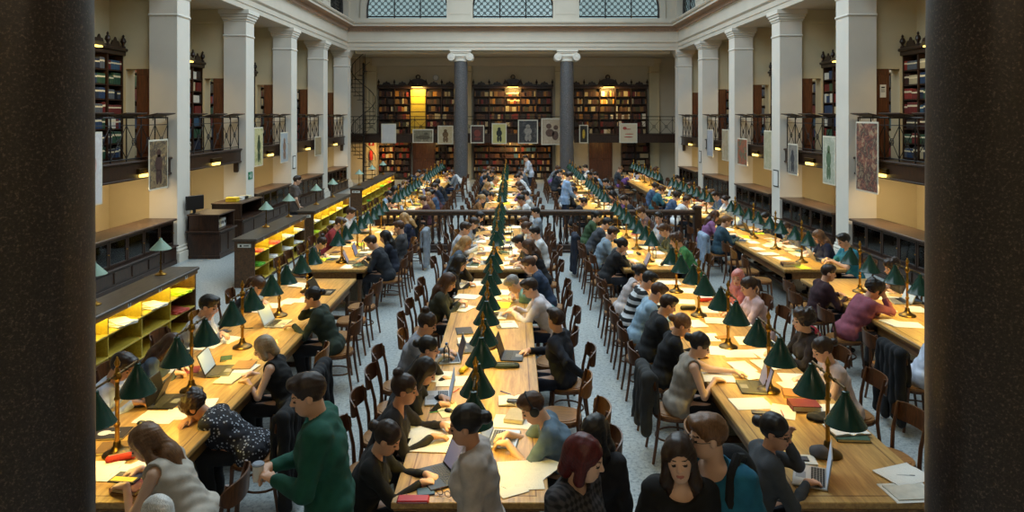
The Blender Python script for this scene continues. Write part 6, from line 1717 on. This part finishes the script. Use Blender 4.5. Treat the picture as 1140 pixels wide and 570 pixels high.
book(*at(946, 487), R(-4), 6, .27, .2, .022, 'green and white book with a pen on it behind the first lamp'); o = open_book(*at(942, 482), R(6), 'open white booklet on the green book'); o.location.z += .022; pen(*at(949, 482), R(6), (20, 20, 20), 'black', 'black pen on the open white booklet', .05)
o = link('beret', blob_mesh('beret', (.17, .09), .05, fabric((22, 22, 24)), 9), None, (*at(922, 468), ZT_), R(-8)); tag(o, 'soft black hat lying behind the green book', 'hat')
book(*at(895, 455), R(-4), 0, .25, .19, .055, 'thick dark red book on the third-row table'); paper(*at(925, 457), R(2), 'large white', 'white papers beside the thick red book'); book(*at(890, 441), R(-14), 13, .3, .2, .03, 'yellow ochre folder behind the thick red book')
paper(*at(836, 450), R(4), 'large white', 'wide white paper before the third-row front lamp'); paper(*at(872, 459), R(-24), 'white', 'white sheet with red strap beside the red book'); phone(*at(846, 460), R(80), 'black phone beside the wide white paper'); pen(*at(871, 462), R(80), (190, 60, 60), 'red', 'red pen lying on the white sheet', .008)
laptop(*at(836, 432), R(-96), True, 16, 2, 'dark laptop before the reaching arm on the third-row table'); paper(*at(884, 432), R(10), 'white'); paper(*at(888, 422), R(-6), 'large white')
paper(*at(798, 421), R(-4), 'large white', 'white papers before the pale grey tank top'); paper(*at(826, 409), R(8), 'white'); paper(*at(833, 417), R(20), 'printed')
for px, py, k in ((822, 394, 'large white'), (850, 394, 'white'), (800, 391, 'printed'), (790, 376, 'white'), (830, 380, 'white'), (845, 381, 'large white'), (775, 361, 'white'), (800, 358, 'large white'), (825, 360, 'white'), (790, 345, 'printed'), (760, 336, 'large white'), (785, 332, 'white'), (765, 324, 'white'), (808, 341, 'white'), (745, 315, 'large white'), (780, 318, 'cream'), (870, 400, 'white'), (852, 407, 'white')): paper(*at(px, py), R(rp.uniform(-14, 14)), k)
book(*at(805, 377), R(10), 13, .17, .1, .02, 'orange case lying beside a third-row lamp'); book(*at(850, 384), R(4), 12, .2, .15, .04, 'thick black book on the wall-facing half of third-row table'); case(*at(786, 336), R(5), (196, 60, 44), 'red'); case(*at(766, 345), R(0), (40, 40, 40), 'black')
# --- front pigeonhole-side table
laptop(*at(188, 448), R(90), True, 14, 3, 'black laptop open on the opposite half by the bowed polka-dot dress'); laptop(*at(163, 446), R(-80), True, 24, 1, 'dark laptop before the pale blue shirt beside the pigeonholes'); laptop(*at(247, 414), R(95), True, 22, 0, 'laptop with bright screen before the grey-blonde person')
paper(*at(205, 461), R(6), 'large white', 'wide white papers under the bowed head'); paper(*at(176, 465), R(-4), 'large white', 'wide white papers left of the bowed head, nearer the lamps'); paper(*at(226, 452), R(10), 'white')
book(*at(122, 484), R(6), 12, .3, .22, .014, 'black laptop lid with a white emblem lying closed by the first lamp'); o = obj('headphones', MB().tube([(.07 * math.cos(a), .07 * math.sin(a), .02) for a in [PI * q / 12 for q in range(13)]], .008, 6).ball((-.07, 0, .02), (.03, .035, .02), 10, 6).ball((.07, 0, .02), (.03, .035, .02), 10, 6), BLACKP, None, (*at(161, 476), ZT_), R(-40)); tag(o, 'black headphones lying behind the blonde person', 'headphones')
e_ = obj('white_emblem', MB().lathe([(.0, .0142), (.045, .0142), (.05, .0148)], (-.04, 0, 0), 18).box(0, .08, -.02, .02, .0142, .0148), WHITEP, bpy.data.objects[[q.name for q in bpy.data.objects if q.get('label', '').startswith('black laptop lid')][0]])
book(*at(146, 544), R(-14), 0, .22, .17, .03, 'red book lying beneath the black tablet at the front table end'); o = link('tablet', MB().box(-.1, .1, -.075, .075, 0, .01, .003).mesh('tablet', BLACKP), None, (*at(141, 538), ZT_ + .034), R(-6)); tag(o, 'black tablet with yellow screen stripe on the red book', 'tablet'); obj('display', MB().box(-.085, .085, -.06, .0, .010, .0108), emit('display_yellow', (214, 176, 50), .6), o); obj('upper_display', MB().box(-.085, .085, .004, .062, .010, .0108), DISP[1], o)
book(*at(130, 500), R(10), 10, .28, .2, .02, 'tan folder beside the first lamp foot'); case(*at(135, 513), R(30), (190, 40, 36), 'red'); paper(*at(125, 527), R(-4), 'large white', 'white papers at the front end of the pigeonhole-side table'); paper(*at(152, 524), R(-20), 'white'); paper(*at(105, 524), R(0), 'large white')
for px, py, k in ((255, 422, 'cream'), (272, 412, 'white'), (262, 405, 'folder'), (237, 383, 'white'), (250, 378, 'large white'), (225, 385, 'white'), (195, 410, 'white'), (290, 345, 'white'), (300, 341, 'large white'), (322, 336, 'printed'), (345, 320, 'white'), (335, 318, 'large white'), (340, 334, 'white')): paper(*at(px, py), R(rp.uniform(-20, 20)), k)
book(*at(272, 408), R(4), 13, .2, .26, .02, 'orange book before the grey-blonde person'); book(*at(213, 414), R(14), 1, .16, .22, .02, 'red book by the second lamp of the pigeonhole-side table'); laptop(*at(310, 361), R(86), False, 24, 0, 'silver laptop before the dark green jumper'); laptop(*at(362, 326), R(90), True, 30, 3, 'black laptop on the far end of the front pigeonhole-side table')
book(*at(252, 400), R(20), 6, .12, .16, .015); phone(*at(251, 369), R(60)); pen(*at(275, 366), R(10), (30, 30, 30), 'black')
# --- front wall-side table
for px, py, k in ((975, 347, 'large white'), (985, 344, 'white'), (1010, 362, 'large white'), (995, 360, 'printed'), (1020, 345, 'white'), (975, 330, 'white')): paper(*at(px, py), R(rp.uniform(-14, 14)), k)
laptop(*at(1000, 336), R(-95), False, 24, 0, 'silver laptop before the curly-haired person, wall-side table'); book(*at(1014, 335), R(0), 4, .2, .25, .02)
# --- second wall-side table
laptop(*at(913, 290), R(84), False, 26, 1, 'open laptop before the teal t-shirt, second wall-side table'); book(*at(880, 296), R(-6), 2, .3, .2, .05, 'thick dark book at the near edge of the second wall-side table'); paper(*at(893, 298), R(10), 'yellow'); laptop(*at(812, 252), R(-90), False, 24, 0, 'white laptop on the pigeonhole half of the second wall-side table')
for px, py, k in ((855, 283, 'large white'), (870, 288, 'white'), (843, 277, 'white'), (860, 274, 'large white'), (838, 270, 'white'), (886, 283, 'cream'), (820, 264, 'white'), (880, 275, 'white')): paper(*at(px, py), R(rp.uniform(-14, 14)), k)

# --- everything before the readers further back
for (r, s, side), ys in OCC.items():
    x0, x1, _ = ROWS[r]
    for Y in ys:
        if s == 1 and not (r == 'D' and side == 'R'): continue
        d = 1 if side == 'L' else -1; xe = x0 if side == 'L' else x1
        u = rp.random()
        if s == 2 and r == 'D' and Y < 13: continue
        if u < .28: laptop(xe + d * .30, Y + rp.uniform(-.05, .05), (-PI / 2 if side == 'L' else PI / 2) + rp.uniform(-.2, .2), rp.random() < .5, rp.choice([18, 24]), rp.choice([0, 0, 2]))
        elif u < .5: open_book(xe + d * .30, Y + rp.uniform(-.1, .1), (PI / 2) + rp.uniform(-.2, .2))
        else: paper(xe + d * .26, Y + rp.uniform(-.1, .1), rp.uniform(-.3, .3) + PI / 2, rp.choice(['white', 'printed', 'large white']))
        for q in range(rp.choice([3, 4, 4, 5] if s < 4 else [3, 3, 4])):
            kx, ky = xe + d * rp.uniform(.14, .48), Y + rp.choice([-1, 1]) * rp.uniform(.16, .48)
            v_ = rp.random()
            if not (SEGS[s][0] + .12 < ky < SEGS[s][1] - .12): continue
            if v_ < .66: paper(kx, ky, rp.uniform(-.5, .5), rp.choice(['white', 'white', 'printed', 'large white', 'cream', 'yellow', 'folder']))
            elif v_ < .86: book(kx, ky, rp.uniform(-.5, .5), rp.choice([0, 1, 3, 4, 5, 6, 9, 10, 11, 12, 13]), .16, .23, rp.choice([.02, .035]))
            elif v_ < .93: case(kx, ky, rp.uniform(0, 3), rp.choice([(40, 40, 44), (60, 80, 130), (150, 60, 70)]), 'dark')
            else: bottle(kx, ky)
o = bpy.data.objects.new('shelved_books', STUFF.mesh('shelved_books', CMAT)); COL.objects.link(o)
tag(o, 'dense coloured books filling the dark bookcases around the hall', 'books', kind='stuff')
write_labels()
